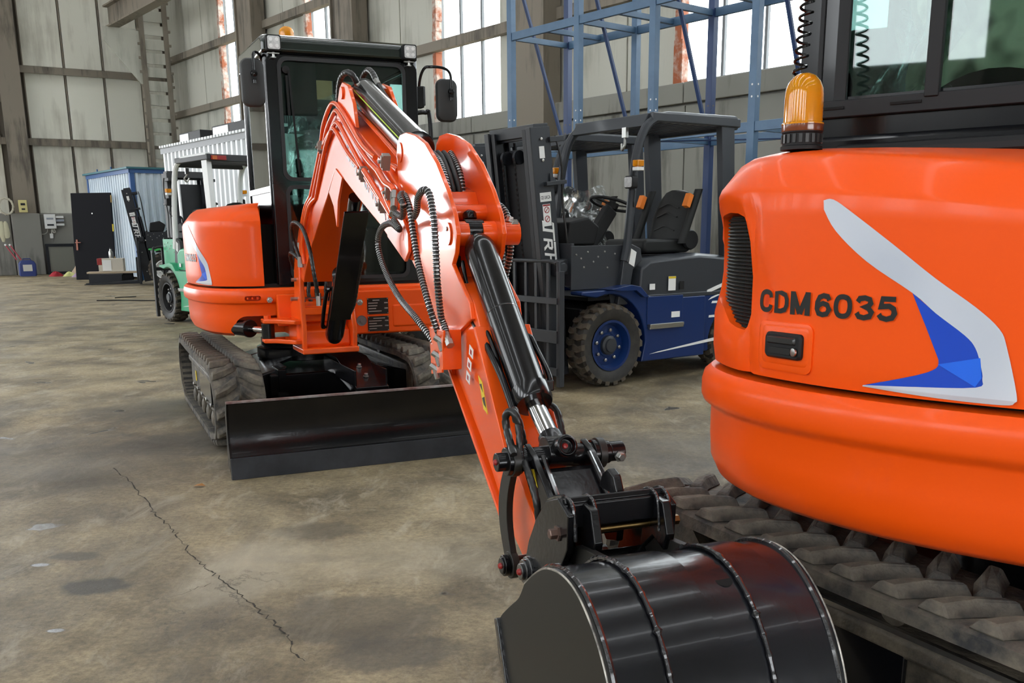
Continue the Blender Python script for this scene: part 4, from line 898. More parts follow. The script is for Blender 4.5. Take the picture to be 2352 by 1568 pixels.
    mb = MB(B); mb.cyl((1.675, -.05, 1.925), (1.665, -.03, 1.885), .013, n=6); mb.cyl((1.59, .06, 1.935), (1.65, .06, 1.905), .013, n=6); obj('hose_fitting', mb, STEEL, root, smooth=0)
    mb = MB(B).tube(spline([(1.665, -.03, 1.89), (1.67, -.02, 1.87), (1.68, -.01, 1.86)], 5), .014, 8); obj('cylinder_port', mb, BLACK, root)
    smooth_hose('cylinder_pipe', [(1.63, .06, 1.915), (1.84, .062, 1.81), (2.1, .062, 1.695), (2.42, .055, 1.615)], .010, root, BLACK, B)
    # boom cylinder between the swing post and the elbow
    p0, p1 = Vector((.30, .03, .66)), Vector((1.30, .0, 1.44)); dv = (p1 - p0).normalized(); L_ = (p1 - p0).length
    c = obj('boom_cylinder', MB(B).lathe([(.03, 0), (.047, .01), (.054, .04), (.055, .06), (.055, .08), (.055, .59), (.055, .60), (.060, .601), (.060, .64), (.03, .65), (.03, L_)], p0, dv, 28), CYLB, root)
    obj('rod_guard', MB(B).beam(p0 + dv * .30 + Vector((.045, 0, -.05)), p0 + dv * (L_ - .03) + Vector((.045, 0, -.05)), .12, .012, (1, 0, -1)), CABBLACK, c, bev=.003)
    obj('cylinder_pipe', MB(B).tube(spline([p0 + dv * .10 + Vector((0, -.06, .02)), p0 + dv * .12 + Vector((0, -.075, .02)), p0 + dv * .45 + Vector((0, -.075, .02)), p0 + dv * .48 + Vector((0, -.055, .01))], 6), .012, 8), BLACK, c)
    obj('guard_bolt', MB(B).lathe([(.02, 0), (.018, .012), (.01, .016)], (1.27, -.03, 1.355), (.6, 0, -.8), 14), STEEL, c)
    wrap_hose('cylinder_hose', [(.95, .09, 1.30), (.80, .12, 1.15), (.68, .11, 1.0), (.60, .10, .88), (.5, .08, .80)], .014, root, B)
    # stick
    sp = [(2.51, 1.54), (2.525, 1.585), (2.57, 1.61), (2.66, 1.61), (2.78, 1.59), (2.90, 1.555), (3.03, 1.485), (3.14, 1.40), (3.21, 1.325), (3.235, 1.27), (3.215, 1.215), (3.18, 1.18), (3.24, 1.14), (3.345, 1.075), (3.45, .955), (3.68, .66), (3.90, .505), (3.93, .45), (3.90, .41), (3.84, .40), (3.77, .41), (3.63, .485), (3.40, .68), (3.15, .84), (2.96, .97), (2.76, 1.14), (2.60, 1.22), (2.55, 1.30)]
    mb = MB(B)
    for s in (-1, 1): mb.prism(sp[:14] + [(3.36, 1.03), (3.10, .93)] + sp[23:], s * .072 - .007, s * .072 + .007)
    st = obj('stick', mb, ORANGE_B, root, bev=.003, smooth=30)
    obj('stick_box', MB(B).prism([(2.62, 1.24), (2.66, 1.40), (2.80, 1.44), (2.98, 1.40), (3.08, 1.28), (3.12, 1.14), (3.24, 1.125)] + sp[13:24] + [(2.96, .975), (2.78, 1.14)], -.066, .066), ORANGE_B, st, bev=.003, smooth=30)
    mb = MB(B); mb.beam((3.40, 0, 1.01), (3.66, 0, .685), .17, .014, (.6, 0, .5)); mb.beam((2.99, 0, .945), (3.60, 0, .50), .165, .012, (.6, 0, .5)); obj('flange_plate', mb, ORANGE_B, st, bev=.003)
    obj('cross_tube', MB(B).cyl((3.07, -.07, 1.335), (3.07, .07, 1.335), .024), ORANGE_B, st)
    mb = MB(B)
    for s in (-1, 1): mb.lathe([(.038, -.05), (.038, .0)], (3.15, s * .072, 1.27), (0, s, 0), 24)
    mb.lathe([(.036, 0), (.036, .065)], (3.15, .078, 1.27), (0, 1, 0), 24); mb.lathe([(.034, 0), (.034, .004)], (3.15, -.08, 1.27), (0, -1, 0), 24); mb.lathe([(.034, 0), (.034, .003)], (2.57, -.08, 1.55), (0, -1, 0), 24)
    obj('pin_boss', mb, ORANGE_B, st)
    mb = MB(B); bolt(mb, (3.15, -.083, 1.285), (0, -1, 0), .007, .004); bolt(mb, (3.15, .118, 1.305), (0, .2, 1), .012, .014); bolt(mb, (3.165, .128, 1.295), (1, 0, .2), .013, .008); obj('pin_bolt', mb, STEEL, st, smooth=0)
    for k, q in (('m1', .0115), ('m2', .0115)): spring_hose('spring_guard_hose', PX[k], q, root, .011, B)
    for dy in (-.008, .012): smooth_hose('stick_hose', [(p[0] - .01, p[1] + dy + .01, p[2]) for p in PX['m3']], .0105, root, HOSE, B)
    for k in ('h1', 'h2', 'h3', 'h4', 'h5'):
        spring_hose('spring_guard_hose', PX[k], .0112, root, .011, B)
        e, f = Vector(PX[k][-1]), Vector(PX[k][-2]); g = (e - f).normalized(); obj('hose_fitting', MB(B).cyl(e, e + g * .035, .010, n=10).cyl(e + g * .03, e + g * .05, .013, n=6), STEEL, root, smooth=0)
    for a_, b_ in (((2.72, -.15, 1.335), (2.64, -.12, 1.385)), ((2.74, -.15, 1.355), (2.63, -.12, 1.41))):
        a_, b_ = Vector(a_), Vector(b_); obj('hose_fitting', MB(B).cyl(a_, a_.lerp(b_, .6), .0115, n=10).cyl(a_.lerp(b_, .5), b_, .014, n=6), STEEL, root, smooth=0)
    # fitting bracket on the stick flank
    br = MB(B); br.prism([(3.10, .985), (3.26, .99), (3.23, .86), (3.11, .84)], -.135, -.128); br.box((3.24, -.105, .93), (.012, .06, .12)); br.box((3.17, -.105, .985), (.14, .06, .006))
    o = obj('fitting_bracket', br, ORANGE_B, root, bev=.002); ft = MB(B)
    for p in ((3.225, .955), (3.195, .905), (3.165, .862)):
        ft.cyl((p[0] - .012, -.148, p[1] + .012), (p[0] + .008, -.125, p[1] - .006), .010, n=6); ft.cyl((p[0], -.138, p[1]), (p[0] + .012, -.134, p[1] - .028), .008, n=6)
    obj('bulkhead_fitting', ft, STEEL, o, smooth=0)
    for i, p in enumerate(((3.355, .935), (3.335, .895), (3.32, .855))):
        obj('small_sticker', MB(B).prism([(p[0] - .02, p[1] - .008), (p[0] + .015, p[1] - .02), (p[0] + .022, p[1] + .008), (p[0] - .012, p[1] + .02)], -.0805, -.079), WHITESTK, root, smooth=0)
        obj('sticker_mark', MB(B).prism([(p[0] - .006, p[1] - .005), (p[0] + .006, p[1] - .009), (p[0] + .008, p[1] + .004), (p[0] - .004, p[1] + .008)], -.0811, -.080), RED, root, smooth=0)
    q = [(3.405, .865), (3.445, .845), (3.50, .765), (3.47, .77)]
    q = [(3.42, .875), (3.455, .86), (3.50, .775), (3.465, .785)]
    obj('warning_sticker', MB(B).prism(q, -.0808, -.079), YELLOW, root, smooth=0)
    obj('sticker_mark', MB(B).prism([(3.432, .852), (3.45, .855), (3.462, .832)], -.0813, -.0805).prism([(3.455, .815), (3.475, .822), (3.488, .792), (3.470, .798)], -.0813, -.0805), TEXTM, root, smooth=0)
    # bucket cylinder
    p0, p1, p2 = Vector((3.145, 0, 1.285)), Vector((3.657, 0, .825)), Vector((3.80, 0, .735)); dv = (p1 - p0).normalized(); L_ = (p1 - p0).length
    c = obj('bucket_cylinder', MB(B).lathe([(.012, .03), (.022, .035), (.03, .05), (.042, .07), (.048, .09), (.049, .105), (.049, .12), (.049, L_ - .06), (.049, L_ - .05), (.054, L_ - .049), (.054, L_ - .01), (.050, L_), (.028, L_ + .001)], p0, dv, 40), CYLB, root)
    obj('barrel_seam', MB(B).lathe([(.0485, .360), (.0497, .361), (.0497, .364), (.0485, .365)], p0, dv, 40), GREASE, c, smooth=0)
    obj('cylinder_eye', MB(B).cyl((3.145, -.03, 1.28), (3.145, .03, 1.28), .034, n=24).lathe([(.022, 0), (.022, .02), (.019, .026), (.014, .026)], (3.12, 0, 1.31), (-.4, 0, 1), 20), BLACK, c, bev=.003)
    obj('red_cap', MB(B).lathe([(.010, 0), (.008, .006), (.001, .007)], (3.11, 0, 1.335), (-.4, 0, 1), 12), RED, c)
    obj('piston_rod', MB(B).cyl(p1, p2, .026, n=28), CHROME, c)
    ey = MB(B).lathe([(.032, -.045), (.034, -.02), (.034, .0)], p2, (p2 - p1), 24).cyl((3.81, -.034, .728), (3.81, .034, .728), .042, n=28)
    ey.lathe([(.026, 0), (.028, .045), (.022, .05), (.019, .046), (.018, .03), (.001, .03)], (3.835, 0, .745), (1, 0, .3), 22); obj('rod_eye', ey, BLACK, c, bev=.002); obj('red_cap', MB(B).lathe([(.009, 0), (.006, .006), (.001, .007)], (3.862, 0, .754), (1, 0, .3), 12), RED, c)
    smooth_hose('cylinder_pipe', PX['cpipeL'], .0105, root, BLACK, B); smooth_hose('cylinder_pipe', PX['cpipeL2'], .0065, root, BLACK, B)
    obj('pipe_elbow', MB(B).box(PX['cpipeL'][0], (.035, .03, .035)), BLACK, root, bev=.004)
    smooth_hose('cylinder_pipe', [(3.46, .045, .985), (3.485, .055, .985), (3.52, .06, .955), (3.60, .062, .90), (3.625, .06, .872)], .008, root, BLACK, B)
    obj('pipe_elbow', MB(B).box((3.615, .05, .868), (.04, .034, .03)), BLACK, root, bev=.004)
    for k, q in (('loopL', .0105), ('loopL2', .0095), ('loopR', .0095)): wrap_hose('linkage_hose', PX[k], q, root, B)
    wrap_hose('linkage_hose', [(3.74, -.085, .80), (3.76, -.095, .835), (3.80, -.10, .80), (3.83, -.105, .72)], .0095, root, B)
    # linkage: cross pin, curved side links, H link
    zc, xc = .715, 3.81
    mb = MB(B); mb.cyl((xc, -.135, zc), (xc, .145, zc), .030, n=28); mb.cyl((xc, -.165, zc), (xc, -.13, zc), .024, n=24); mb.cyl((xc, .145, zc), (xc, .185, zc), .026, n=24); mb.cyl((xc, .095, zc), (xc, .13, zc), .036, n=28); mb.cyl((xc, -.14, zc), (xc, -.10, zc), .036, n=28)
    lk = obj('linkage_pin', mb, BLACK, root, bev=.003); mb = MB(B); bolt(mb, (xc + .025, .168, zc - .008), (1, 0, -.1), .011, .012); obj('pin_bolt', mb, STEEL, lk, smooth=0)
    obj('red_cap', MB(B).lathe([(.009, 0), (.006, .006), (.001, .007)], (xc, -.164, zc), (0, -1, 0), 12), RED, lk)
    def banana(y, nm='side_link'):
        top, bo = Vector((xc, 0, zc)), Vector((3.795, 0, .435)); pts = []
        for i in range(13):
            t = i / 12; p = top.lerp(bo, t); bow = -.055 * math.sin(t * PI); pts.append((p.x + bow, p.z, .028 + .004 * math.sin(t * PI)))
        poly = [(x - w, z) for x, z, w in pts] + [(x + w, z) for x, z, w in reversed(pts)]
        o = obj(nm, MB(B).prism(poly, y - .009, y + .009).cyl((xc, y - .010, zc), (xc, y + .010, zc), .040, n=24).cyl((3.795, y - .010, .435), (3.795, y + .010, .435), .036, n=24), PLATE, root, bev=.002)
        return o
    banana(-.118); banana(.118)
    lp = obj('lower_link_pin', MB(B).cyl((3.795, -.15, .435), (3.795, .15, .435), .022, n=24).cyl((3.795, -.145, .435), (3.795, -.13, .435), .028, n=24), BLACK, root, bev=.003)
    obj('red_cap', MB(B).lathe([(.009, 0), (.006, .006), (.001, .007)], (3.795, -.15, .435), (0, -1, 0), 12), RED, lp)
    hp = [(3.80, .755), (3.86, .735), (3.97, .655), (4.03, .60), (4.02, .545), (3.96, .53), (3.88, .60), (3.79, .69)]
    mb = MB(B)
    for s in (-1, 1): mb.prism(hp, s * .078 - .009, s * .078 + .009)
    mb.prism([(3.86, .70), (3.90, .70), (4.0, .62), (4.0, .56), (3.93, .60)], -.075, .075)
    hl = obj('h_link', mb, BLACK, root, bev=.004)
    obj('weld_bead', MB(B).tube([(3.87, .062, .735), (3.93, .064, .69), (4.01, .064, .625)], .006, 6).tube([(3.87, -.062, .735), (3.93, -.064, .69), (4.01, -.064, .625)], .006, 6), GREASE, hl)
    obj('warning_sticker', MB(B).prism([(3.85, .70), (3.872, .705), (3.90, .665), (3.88, .655)], -.0885, -.0875), YELLOW, hl, smooth=0)
    # quick coupler
    cx = [(4.13, .705), (4.06, .68), (4.00, .62), (3.95, .55), (3.925, .49), (3.935, .445), (3.99, .425), (4.06, .45), (4.13, .52), (4.185, .60), (4.19, .68)]
    mb = MB(B)
    for y in (-.125, .125): mb.prism(cx, y - .008, y + .008)
    mb.box((4.085, 0, .672), (.15, .25, .016), (0, math.radians(-24), 0)); mb.box((4.155, 0, .668), (.014, .25, .055)); mb.prism([(4.0, .45), (4.12, .54), (4.10, .56), (3.98, .47)], -.12, .12)
    for y in (-.075, .10): mb.prism([(4.12, .70), (4.20, .69), (4.225, .62), (4.21, .58), (4.16, .60), (4.10, .55)], y - .011, y + .011)
    qc = obj('quick_coupler', mb, BLACK, root, bev=.004)
    obj('safety_hook', MB(B).prism([(4.03, .69), (4.045, .725), (4.075, .745), (4.105, .735), (4.125, .70), (4.12, .69)], .014, .036), BLACK, qc, bev=.005)
    obj('coupler_pin', MB(B).cyl((4.14, -.07, .625), (4.14, .09, .625), .009, n=14).cyl((4.14, .13, .625), (4.14, .165, .625), .012, n=6), BRASS, qc)
    mb = MB(B); bolt(mb, (4.135, -.133, .625), (0, -1, 0), .012, .02); obj('coupler_bolt', mb, mat('brown_bolt', (.16, .10, .08), .4, .6), qc, smooth=0)
    wd = MB(B)
    for y in (-.115, -.064, .09, .117): wd.tube(spline([(4.115, y, .698), (4.145, y, .706), (4.178, y, .690), (4.19, y, .62)], 5), .0045, 6)
    wd.tube(spline([(3.995, -.118, .622), (4.025, -.118, .652), (4.06, -.118, .682), (4.13, -.118, .706)], 5), .006, 6)
    obj('weld_bead', wd, GREASE, qc)
    obj('inner_disc', MB(B).prism([(p[0] - .03, p[1] - .012) for p in cx], -.11, -.098), BLACK, qc, bev=.004)
    ap = obj('arm_pin', MB(B).cyl((3.955, -.158, .475), (3.955, .15, .475), .021, n=24).cyl((3.955, -.15, .475), (3.955, -.125, .475), .030, n=24).cyl((3.955, -.14, .475), (3.955, -.12, .475), .036, n=24), GREASE, root, bev=.003)
    obj('red_cap', MB(B).lathe([(.009, 0), (.006, .006), (.001, .007)], (3.955, -.158, .475), (0, -1, 0), 12), RED, ap)
    # bucket
    bp = [(4.20, .545), (4.255, .585), (4.32, .620), (4.40, .635), (4.475, .622), (4.545, .578), (4.60, .515), (4.64, .43), (4.655, .33), (4.645, .22), (4.60, .12), (4.52, .04), (4.40, .0)]
    side = bp + [(4.30, .02), (4.20, .12), (4.09, .235), (4.035, .29), (4.015, .345), (4.035, .40), (4.11, .46), (4.165, .50)]
    yl, yr = -.232, .245
    bps = [(p.x, p.z) for p in spline([(a_, 0, b_) for a_, b_ in bp], 5)]
    inn = []
    for i, p in enumerate(bps):
        a_, b_ = Vector(bps[max(i - 1, 0)]), Vector(bps[min(i + 1, len(bps) - 1)]); t = (b_ - a_).normalized(); inn.append((p[0] - t.y * -.012, p[1] + t.x * -.012) if True else p)
    bk = obj('bucket', MB(B).prism(bps + inn[::-1], yl + .006, yr - .006), BUCKETM, root, smooth=40)
    sides = [(p.x, p.z) for p in spline([(a_, 0, b_) for a_, b_ in side + [side[0]]], 3)][:-1]
    for y, s in ((yl, -1), (yr, 1)):
        obj('side_plate', MB(B).prism(sides, y - .007, y + .007), PLATE if s < 0 else BUCKETM, bk, bev=.002, smooth=40)
        obj('rim_weld', MB(B).tube([(p[0] * 1.0 - .003, y - s * .008, p[1] + .002) for p in bps], .006, 6), GREASE, bk)
        obj('rim_edge', MB(B).tube([(p[0] + .0005, y + s * .0055, p[1] + .0005) for p in bps], .0022, 5), mat('scuffed_steel', (.06, .058, .055), .35, .3, noise=(14, (.55, .52, .46), .5)), bk)
    for y0, y1 in ((-.115, .0), (.095, .175)):
        w_ = [(p[0] + (p[0] - 4.38) * .02, p[1] + (p[1] - .33) * .02 + .001) for p in bps[4:]]
        o = obj('wear_strip', MB(B).prism(w_ + bps[4:][::-1], y0, y1), BUCKETM, bk, smooth=40)
        wd = MB(B); wp = resample([Vector((p[0], y0 - .003, p[1])) for p in w_], .008)
        wd.tube(wp, .005, 6, rf=lambda i: .0045 + .0018 * ((i * 7) % 5 == 0) + (.003 if (i % 19) == 7 else 0)); obj('weld_bead', wd, GREASE, bk)
    obj('drain_hole', MB(B).lathe([(.018, 0), (.018, .003)], (4.49, .065, .612), (.4, 0, .9), 20), mat('hole_black', (.0, .0, .0), .9), bk, smooth=0)
    for y in (-.09, .11):
        obj('bucket_ear', MB(B).prism([(4.08, .44), (4.10, .55), (4.16, .60), (4.20, .605), (4.46, .63), (4.40, .60), (4.25, .54), (4.15, .48)], y - .010, y + .010), PLATE, bk, bev=.002)
        obj('ear_boss', MB(B).cyl((4.14, y - .05, .52), (4.14, y + .03, .52), .035, n=20).cyl((4.14, y - .07, .52), (4.14, y - .05, .52), .026, n=20), GREASE, bk, bev=.003)
    obj('side_cutter', MB(B).beam((4.03, yl - .010, .40), (4.20, yl - .010, .02), .012, .02, (0, 0, 1)), GREASE, bk, bev=.003)
    for y in (-.19, -.07, .06, .19): obj('bucket_tooth', MB(B).prism([(4.40, .0), (4.41, .03), (4.28, .035), (4.19, .012), (4.28, .0)], y - .03, y + .03), MATTE, bk, bev=.003)
def front_gear(root, U):
    """swing post, swing cylinder, plates and lamps of the platform nose (seen on the left machine only)"""
    # swing bracket: two cheeks, a lower barrel and an arm with two flanges
    mb = MB(U)
    for y, s in ((-.205, -1), (.105, 1)):
        if s < 0: poly = [(.70, .56), (1.00, .56), (1.02, .70), (1.00, .86), (1.02, 1.10), (.99, 1.165), (.93, 1.165), (.88, 1.08), (.84, .90), (.70, .84)]
        else: poly = [(.70, .56), (1.00, .56), (1.02, .70), (.98, .82), (.88, .84), (.70, .80)]
        mb.prism(poly, y - .016, y + .016)
    obj('swing_post', mb, ORANGE_B, root, bev=.010)
    sp = obj('swing_post_body', MB(U).prism([(.68, .57), (.93, .57), (.96, .60), (.96, .69), (.90, .71), (.90, .735), (.955, .745), (.955, .80), (.92, .84), (.70, .86)], -.19, .09), ORANGE_B, root, bev=.014)
    obj('swing_post_flange', MB(U).prism([(.72, .555), (1.03, .555), (1.03, .59), (.72, .59)], -.225, .125).prism([(.86, .775), (1.0, .79), (1.0, .835), (.86, .83)], -.20, .10), ORANGE_B, sp, bev=.008)
    ar = MB(U)
    for z in (.615, .735): ar.prism([(.98, -.19), (1.0, -.26), (.88, -.345), (.84, -.42), (.76, -.42), (.76, -.34), (.74, -.2)], z, z + .028, 'z')
    ar.prism([(.76, -.2), (.95, -.2), (.93, -.235), (.78, -.255)], .62, .75, 'z'); obj('swing_arm', ar, ORANGE_B, root, bev=.008)
    obj('swing_cylinder', MB(U).cyl((.42, -.56, .69), (.60, -.475, .69), .05, n=28).cyl((.60, -.475, .69), (.625, -.463, .69), .056, n=28), BLACK, root, bev=.004)
    obj('swing_rod', MB(U).cyl((.62, -.465, .69), (.79, -.392, .69), .02, n=20), CHROME, root)
    obj('swing_rod_eye', MB(U).cyl((.80, -.385, .642), (.80, -.385, .735), .04, n=20), BLACK, root, bev=.004)
    obj('swing_pin_cap', MB(U).lathe([(.022, 0), (.022, .02)], (.80, -.385, .763), (0, 0, 1), 12), ORANGE_B, root)
    # nose plate
    nb = MB(U); nb.box((.655, .44, .765), (.05, .72, .285)); nose = obj('nose_plate', nb, ORANGE, root, bev=.014, seg=3)
    obj('nose_step', MB(U).box((.672, .62, .735), (.03, .34, .15)), ORANGE, nose, bev=.02, seg=3)
    inb = MB(U); inb.box((.68, -.24, .80), (.05, .12, .20)); obj('nose_side_web', inb, ORANGE, nose, bev=.008)
    for zc_, h in ((.803, .104), (.688, .098)):
        pl = obj('data_plate', MB(U).box((.682, .352, zc_), (.003, .142, h)), mat('plate_black', (.012, .007, .006), .25), root, smooth=0)
        tx = MB(U); random.seed(int(zc_ * 1000))
        for r_ in range(5):
            y = .30 if r_ else .33; w = random.uniform(.04, .09); 
            tx.box((.6838, y + w / 2 - .012, zc_ + h * .36 - r_ * h * .17), (.0006, w, .006)); 
            if r_ % 2: tx.box((.6838, .408, zc_ + h * .36 - r_ * h * .17), (.0006, .024, .008))
        obj('plate_print', tx, mat('plate_silver', (.30, .26, .24), .4), pl, smooth=0)
        rv = MB(U)
        for y in (.286, .418):
            for z in (-h * .45, h * .45): rv.lathe([(.004, 0), (.002, .003)], (.6835, y, zc_ + z), (1, 0, 0), 8)
        obj('rivet', rv, STEEL, pl, smooth=0)
    bm2 = MB(U); bolt(bm2, (.682, .232, .832), (1, 0, 0), .015, .012); bolt(bm2, (.635, -.335, .865), (1, 0, 0), .013, .014); bolt(bm2, (.67, -.17, .625), (1, 0, 0), .008, .01)
    obj('frame_bolt', bm2, STEEL, nose, smooth=0)
    obj('horn', MB(U).lathe([(.034, 0), (.034, .003), (.028, .001), (.012, .002), (.012, .006), (.001, .006)], (.681, .240, .712), (1, 0, 0), 24), mat('horn_grey', (.16, .15, .15), .5), nose, smooth=20)
    sl = MB(U)
    for y in (-.455, -.425, -.395): sl.box((.60, y - .01, .877), (.02, .012, .016))
    obj('tie_slot', sl, ORANGE, root, bev=.003)
    for y in (-.155, -.11, -.06, .0, .04):
        wrap_hose('platform_hose', [(.66, y, 1.06), (.72, y + .01, .98), (.74, y, .90), (.76, y + .02, .82)], .013, root, U)
    wrap_hose('platform_hose', [(.70, .10, 1.30), (.76, .12, 1.15), (.74, .11, 1.0), (.72, .08, .88)], .014, root, U)
    hb = MB(U); hb.box((.78, .06, .88), (.07, .09, .10)); hb.box((.74, .03, 1.0), (.05, .05, .12)); obj('valve_block', hb, GREASE, root, bev=.005)
    sm = MB(U)
    for p in ((.80, .10, .93), (.79, .13, .91), (.78, .08, .98), (.77, .05, 1.04)): sm.cyl(p, (p[0], p[1] + .03, p[2] + .02), .012, n=6)
    obj('hose_fitting', sm, STEEL, root, smooth=0); obj('hose_guide_rod', MB(U).cyl((.92, -.24, .885), (.92, -.05, .885), .007, n=8).cyl((.93, -.25, 1.0), (.93, -.21, 1.0), .012, n=6).cyl((.93, -.26, .885), (.93, -.21, .885), .013, n=6), STEEL, root)
    for y in (-.214, .640): work_light(root, (.60, y, 2.385), U)
    mirror(root, U, (.60, -.348, 2.155), .069, .138, spline([(.50, -.262, 2.30), (.56, -.29, 2.33), (.66, -.335, 2.32), (.675, -.345, 2.28), (.675, -.345, 2.20)], 6))
    mirror(root, U, (.50, .925, 2.12), .072, .135, spline([(.52, .73, 2.12), (.55, .735, 2.24), (.57, .76, 2.305), (.58, .80, 2.315), (.58, .87, 2.315), (.575, .92, 2.30), (.575, .94, 2.26), (.575, .94, 2.17)], 6))
    obj('mirror_mount', MB(U).box((.52, .735, 2.13), (.07, .05, .13)).cyl((.53, .755, 2.08), (.53, .755, 2.20), .02, n=14), BLACK, root, bev=.005)
    obj('grab_handle', MB(U).tube(spline([(.54, .70, 2.03), (.56, .76, 2.035), (.565, .79, 2.0), (.565, .795, 1.6), (.56, .78, 1.3), (.54, .71, 1.27)], 8), .0145, 10), BLACK, root)
    w_ = obj('wiper', MB(U).beam((.60, -.125, 2.24), (.60, -.09, 1.62), .006, .012, (0, 1, 0)).beam((.605, -.14, 2.21), (.605, -.135, 1.98), .005, .014, (0, 1, 0)), MATTE, root, smooth=0)
    obj('wiper_motor', MB(U).lathe([(.022, 0), (.022, .014), (.01, .018)], (.585, -.14, 2.245), (1, 0, 0), 18), MATTE, w_)

XA = thing('mini_excavator', 'orange mini excavator at left facing the camera, boom reaching over its black dozer blade', 'excavator', (-1.4709, 6.7323, 0), math.radians(-66))
undercarriage(XA)
UA = Matrix.Identity(4)
i23 = ACC[20]
upper(XA, UA, True, False, 0, i23 - S0 - .48)
front_gear(XA, UA)
boom_set(XA, Matrix.Translation((.85, -.07, 0)) @ Matrix.Rotation(math.radians(-4), 4, 'Z'))
BCN = (-.527, .603, 1.452)
XC = thing('mini_excavator', 'orange mini excavator close at right, seen from behind, with black lettering and blue stripe', 'excavator', (1.47, 2.31, 0), math.radians(118))
undercarriage(XC, False)
upper(XC, Matrix.Rotation(math.radians(52 - 118), 4, 'Z'), False, True, 0, 0)

# ------------------------------------------------------------------ forklifts
def wheel(parent, c, r, w, s, rim_m, lugs=22, nm='wheel', detail=True):
    """pneumatic tyre with chunky tread blocks and dished rim; s = outward side"""
    x, y, z = c
    t = obj('tyre', MB().lathe([(r * .58, -w * .36), (r * .70, -w * .50), (r * .90, -w * .52), (r * .955, -w * .42), (r * .96, 0), (r * .955, w * .42), (r * .90, w * .52), (r * .70, w * .50), (r * .58, w * .36)], c, (0, 1, 0), 40, False), TYRE, parent, smooth=40)
    tm = None
    for k in range(lugs * 2):
        row = k % 2; a = (k // 2 + .5 * row) / lugs * 2 * PI; sg = 1 if row else -1
        if tm is None or k == 1:
            mb = MB(); lw = 2 * PI * r / lugs * .33
            bot = [(-lw, 0, .0), (lw, 0, .0), (lw * 1.3, sg * w * .28, 0), (lw * .6, sg * w * .53, 0), (-lw * 1.0, sg * w * .53, 0), (-lw * .4, sg * w * .28, 0)]
            mb.rings([[Vector((p[0], p[1], -.012 - (.018 if abs(p[1]) > w * .4 else 0))) for p in bot], [Vector((p[0] * .86, p[1] * .97, .016 - (.012 if abs(p[1]) > w * .4 else 0))) for p in bot]])
            ob = obj('tread_block', mb, TYRETREAD, t, smooth=0); 
            if k == 0: tm = ob
            else: tm2 = ob
        else: ob = (tm2 if row else tm).copy(); COL.objects.link(ob); ob.parent = t
        M = Matrix.Rotation(a, 4, 'Y') @ Matrix.Translation((0, 0, r * .965)); M = Matrix.Translation(c) @ M; ob.matrix_local = M
    rm = MB().lathe([(r * .60, s * w * .40), (r * .62, s * w * .46), (r * .56, s * w * .46), (r * .53, s * w * .30), (r * .50, s * w * .12), (r * .30, s * w * .16), (r * .28, s * w * .20), (r * .001, s * w * .20)], c, (0, 1, 0), 32, False)
    rr = obj('rim', rm, rim_m, t, smooth=30)
    hb = MB().lathe([(r * .24, s * w * .15), (r * .23, s * w * .34), (r * .17, s * w * .38), (r * .16, s * w * .46), (.001, s * w * .46)], c, (0, 1, 0), 24, False); obj('hub', hb, GREY, t, smooth=30)
    b = MB()
    for k in range(8):
        a = k * PI / 4 + .2; b.lathe([(r * .045, 0), (r * .045, .018), (r * .025, .022)], (x + r * .37 * math.cos(a), y + s * w * .16, z + r * .37 * math.sin(a)), (0, s, 0), 6)
    o = obj('wheel_nuts', b, BOLT, t, smooth=0); o['kind'] = 'stuff'
    return t
def logo(parent, M, h, m, tri=False):
    """the three stylised letters on mast and flank, drawn in a 3 x 1 box, x along, y up"""
    L = [[(0, .86), (1.30, .86), (1.30, 1.0), (.08, 1.0)], [(.50, .86), (.70, .86), (.52, .06), (.32, .06)], [(-.2, 0), (.52, 0), (.54, .14), (-.17, .14)],
         [(1.0, 0), (1.18, 0), (1.33, .72), (1.15, .72)], [(1.15, .62), (1.75, .62), (1.77, .76), (1.18, .76)], [(1.12, .32), (1.68, .32), (1.70, .45), (1.14, .45)], [(1.62, .34), (1.80, .42), (1.88, .68), (1.70, .74)], [(1.38, .36), (1.56, .36), (1.86, 0), (1.64, 0)],
         [(2.0, 0), (2.18, 0), (2.36, .86), (2.18, .86)], [(1.34, .86), (2.95, .86), (2.98, 1.0), (1.36, 1.0)], [(2.18, .42), (2.75, .42), (2.78, .55), (2.2, .55)]]
    mb = MB(M @ Matrix.Scale(h, 4))
    for k, p in enumerate(L): mb.prism(p, -.004 / h * .3, .004 / h * .3 + k * .0004 / h, 'z')
    return obj('logo', mb, m, parent, smooth=0)
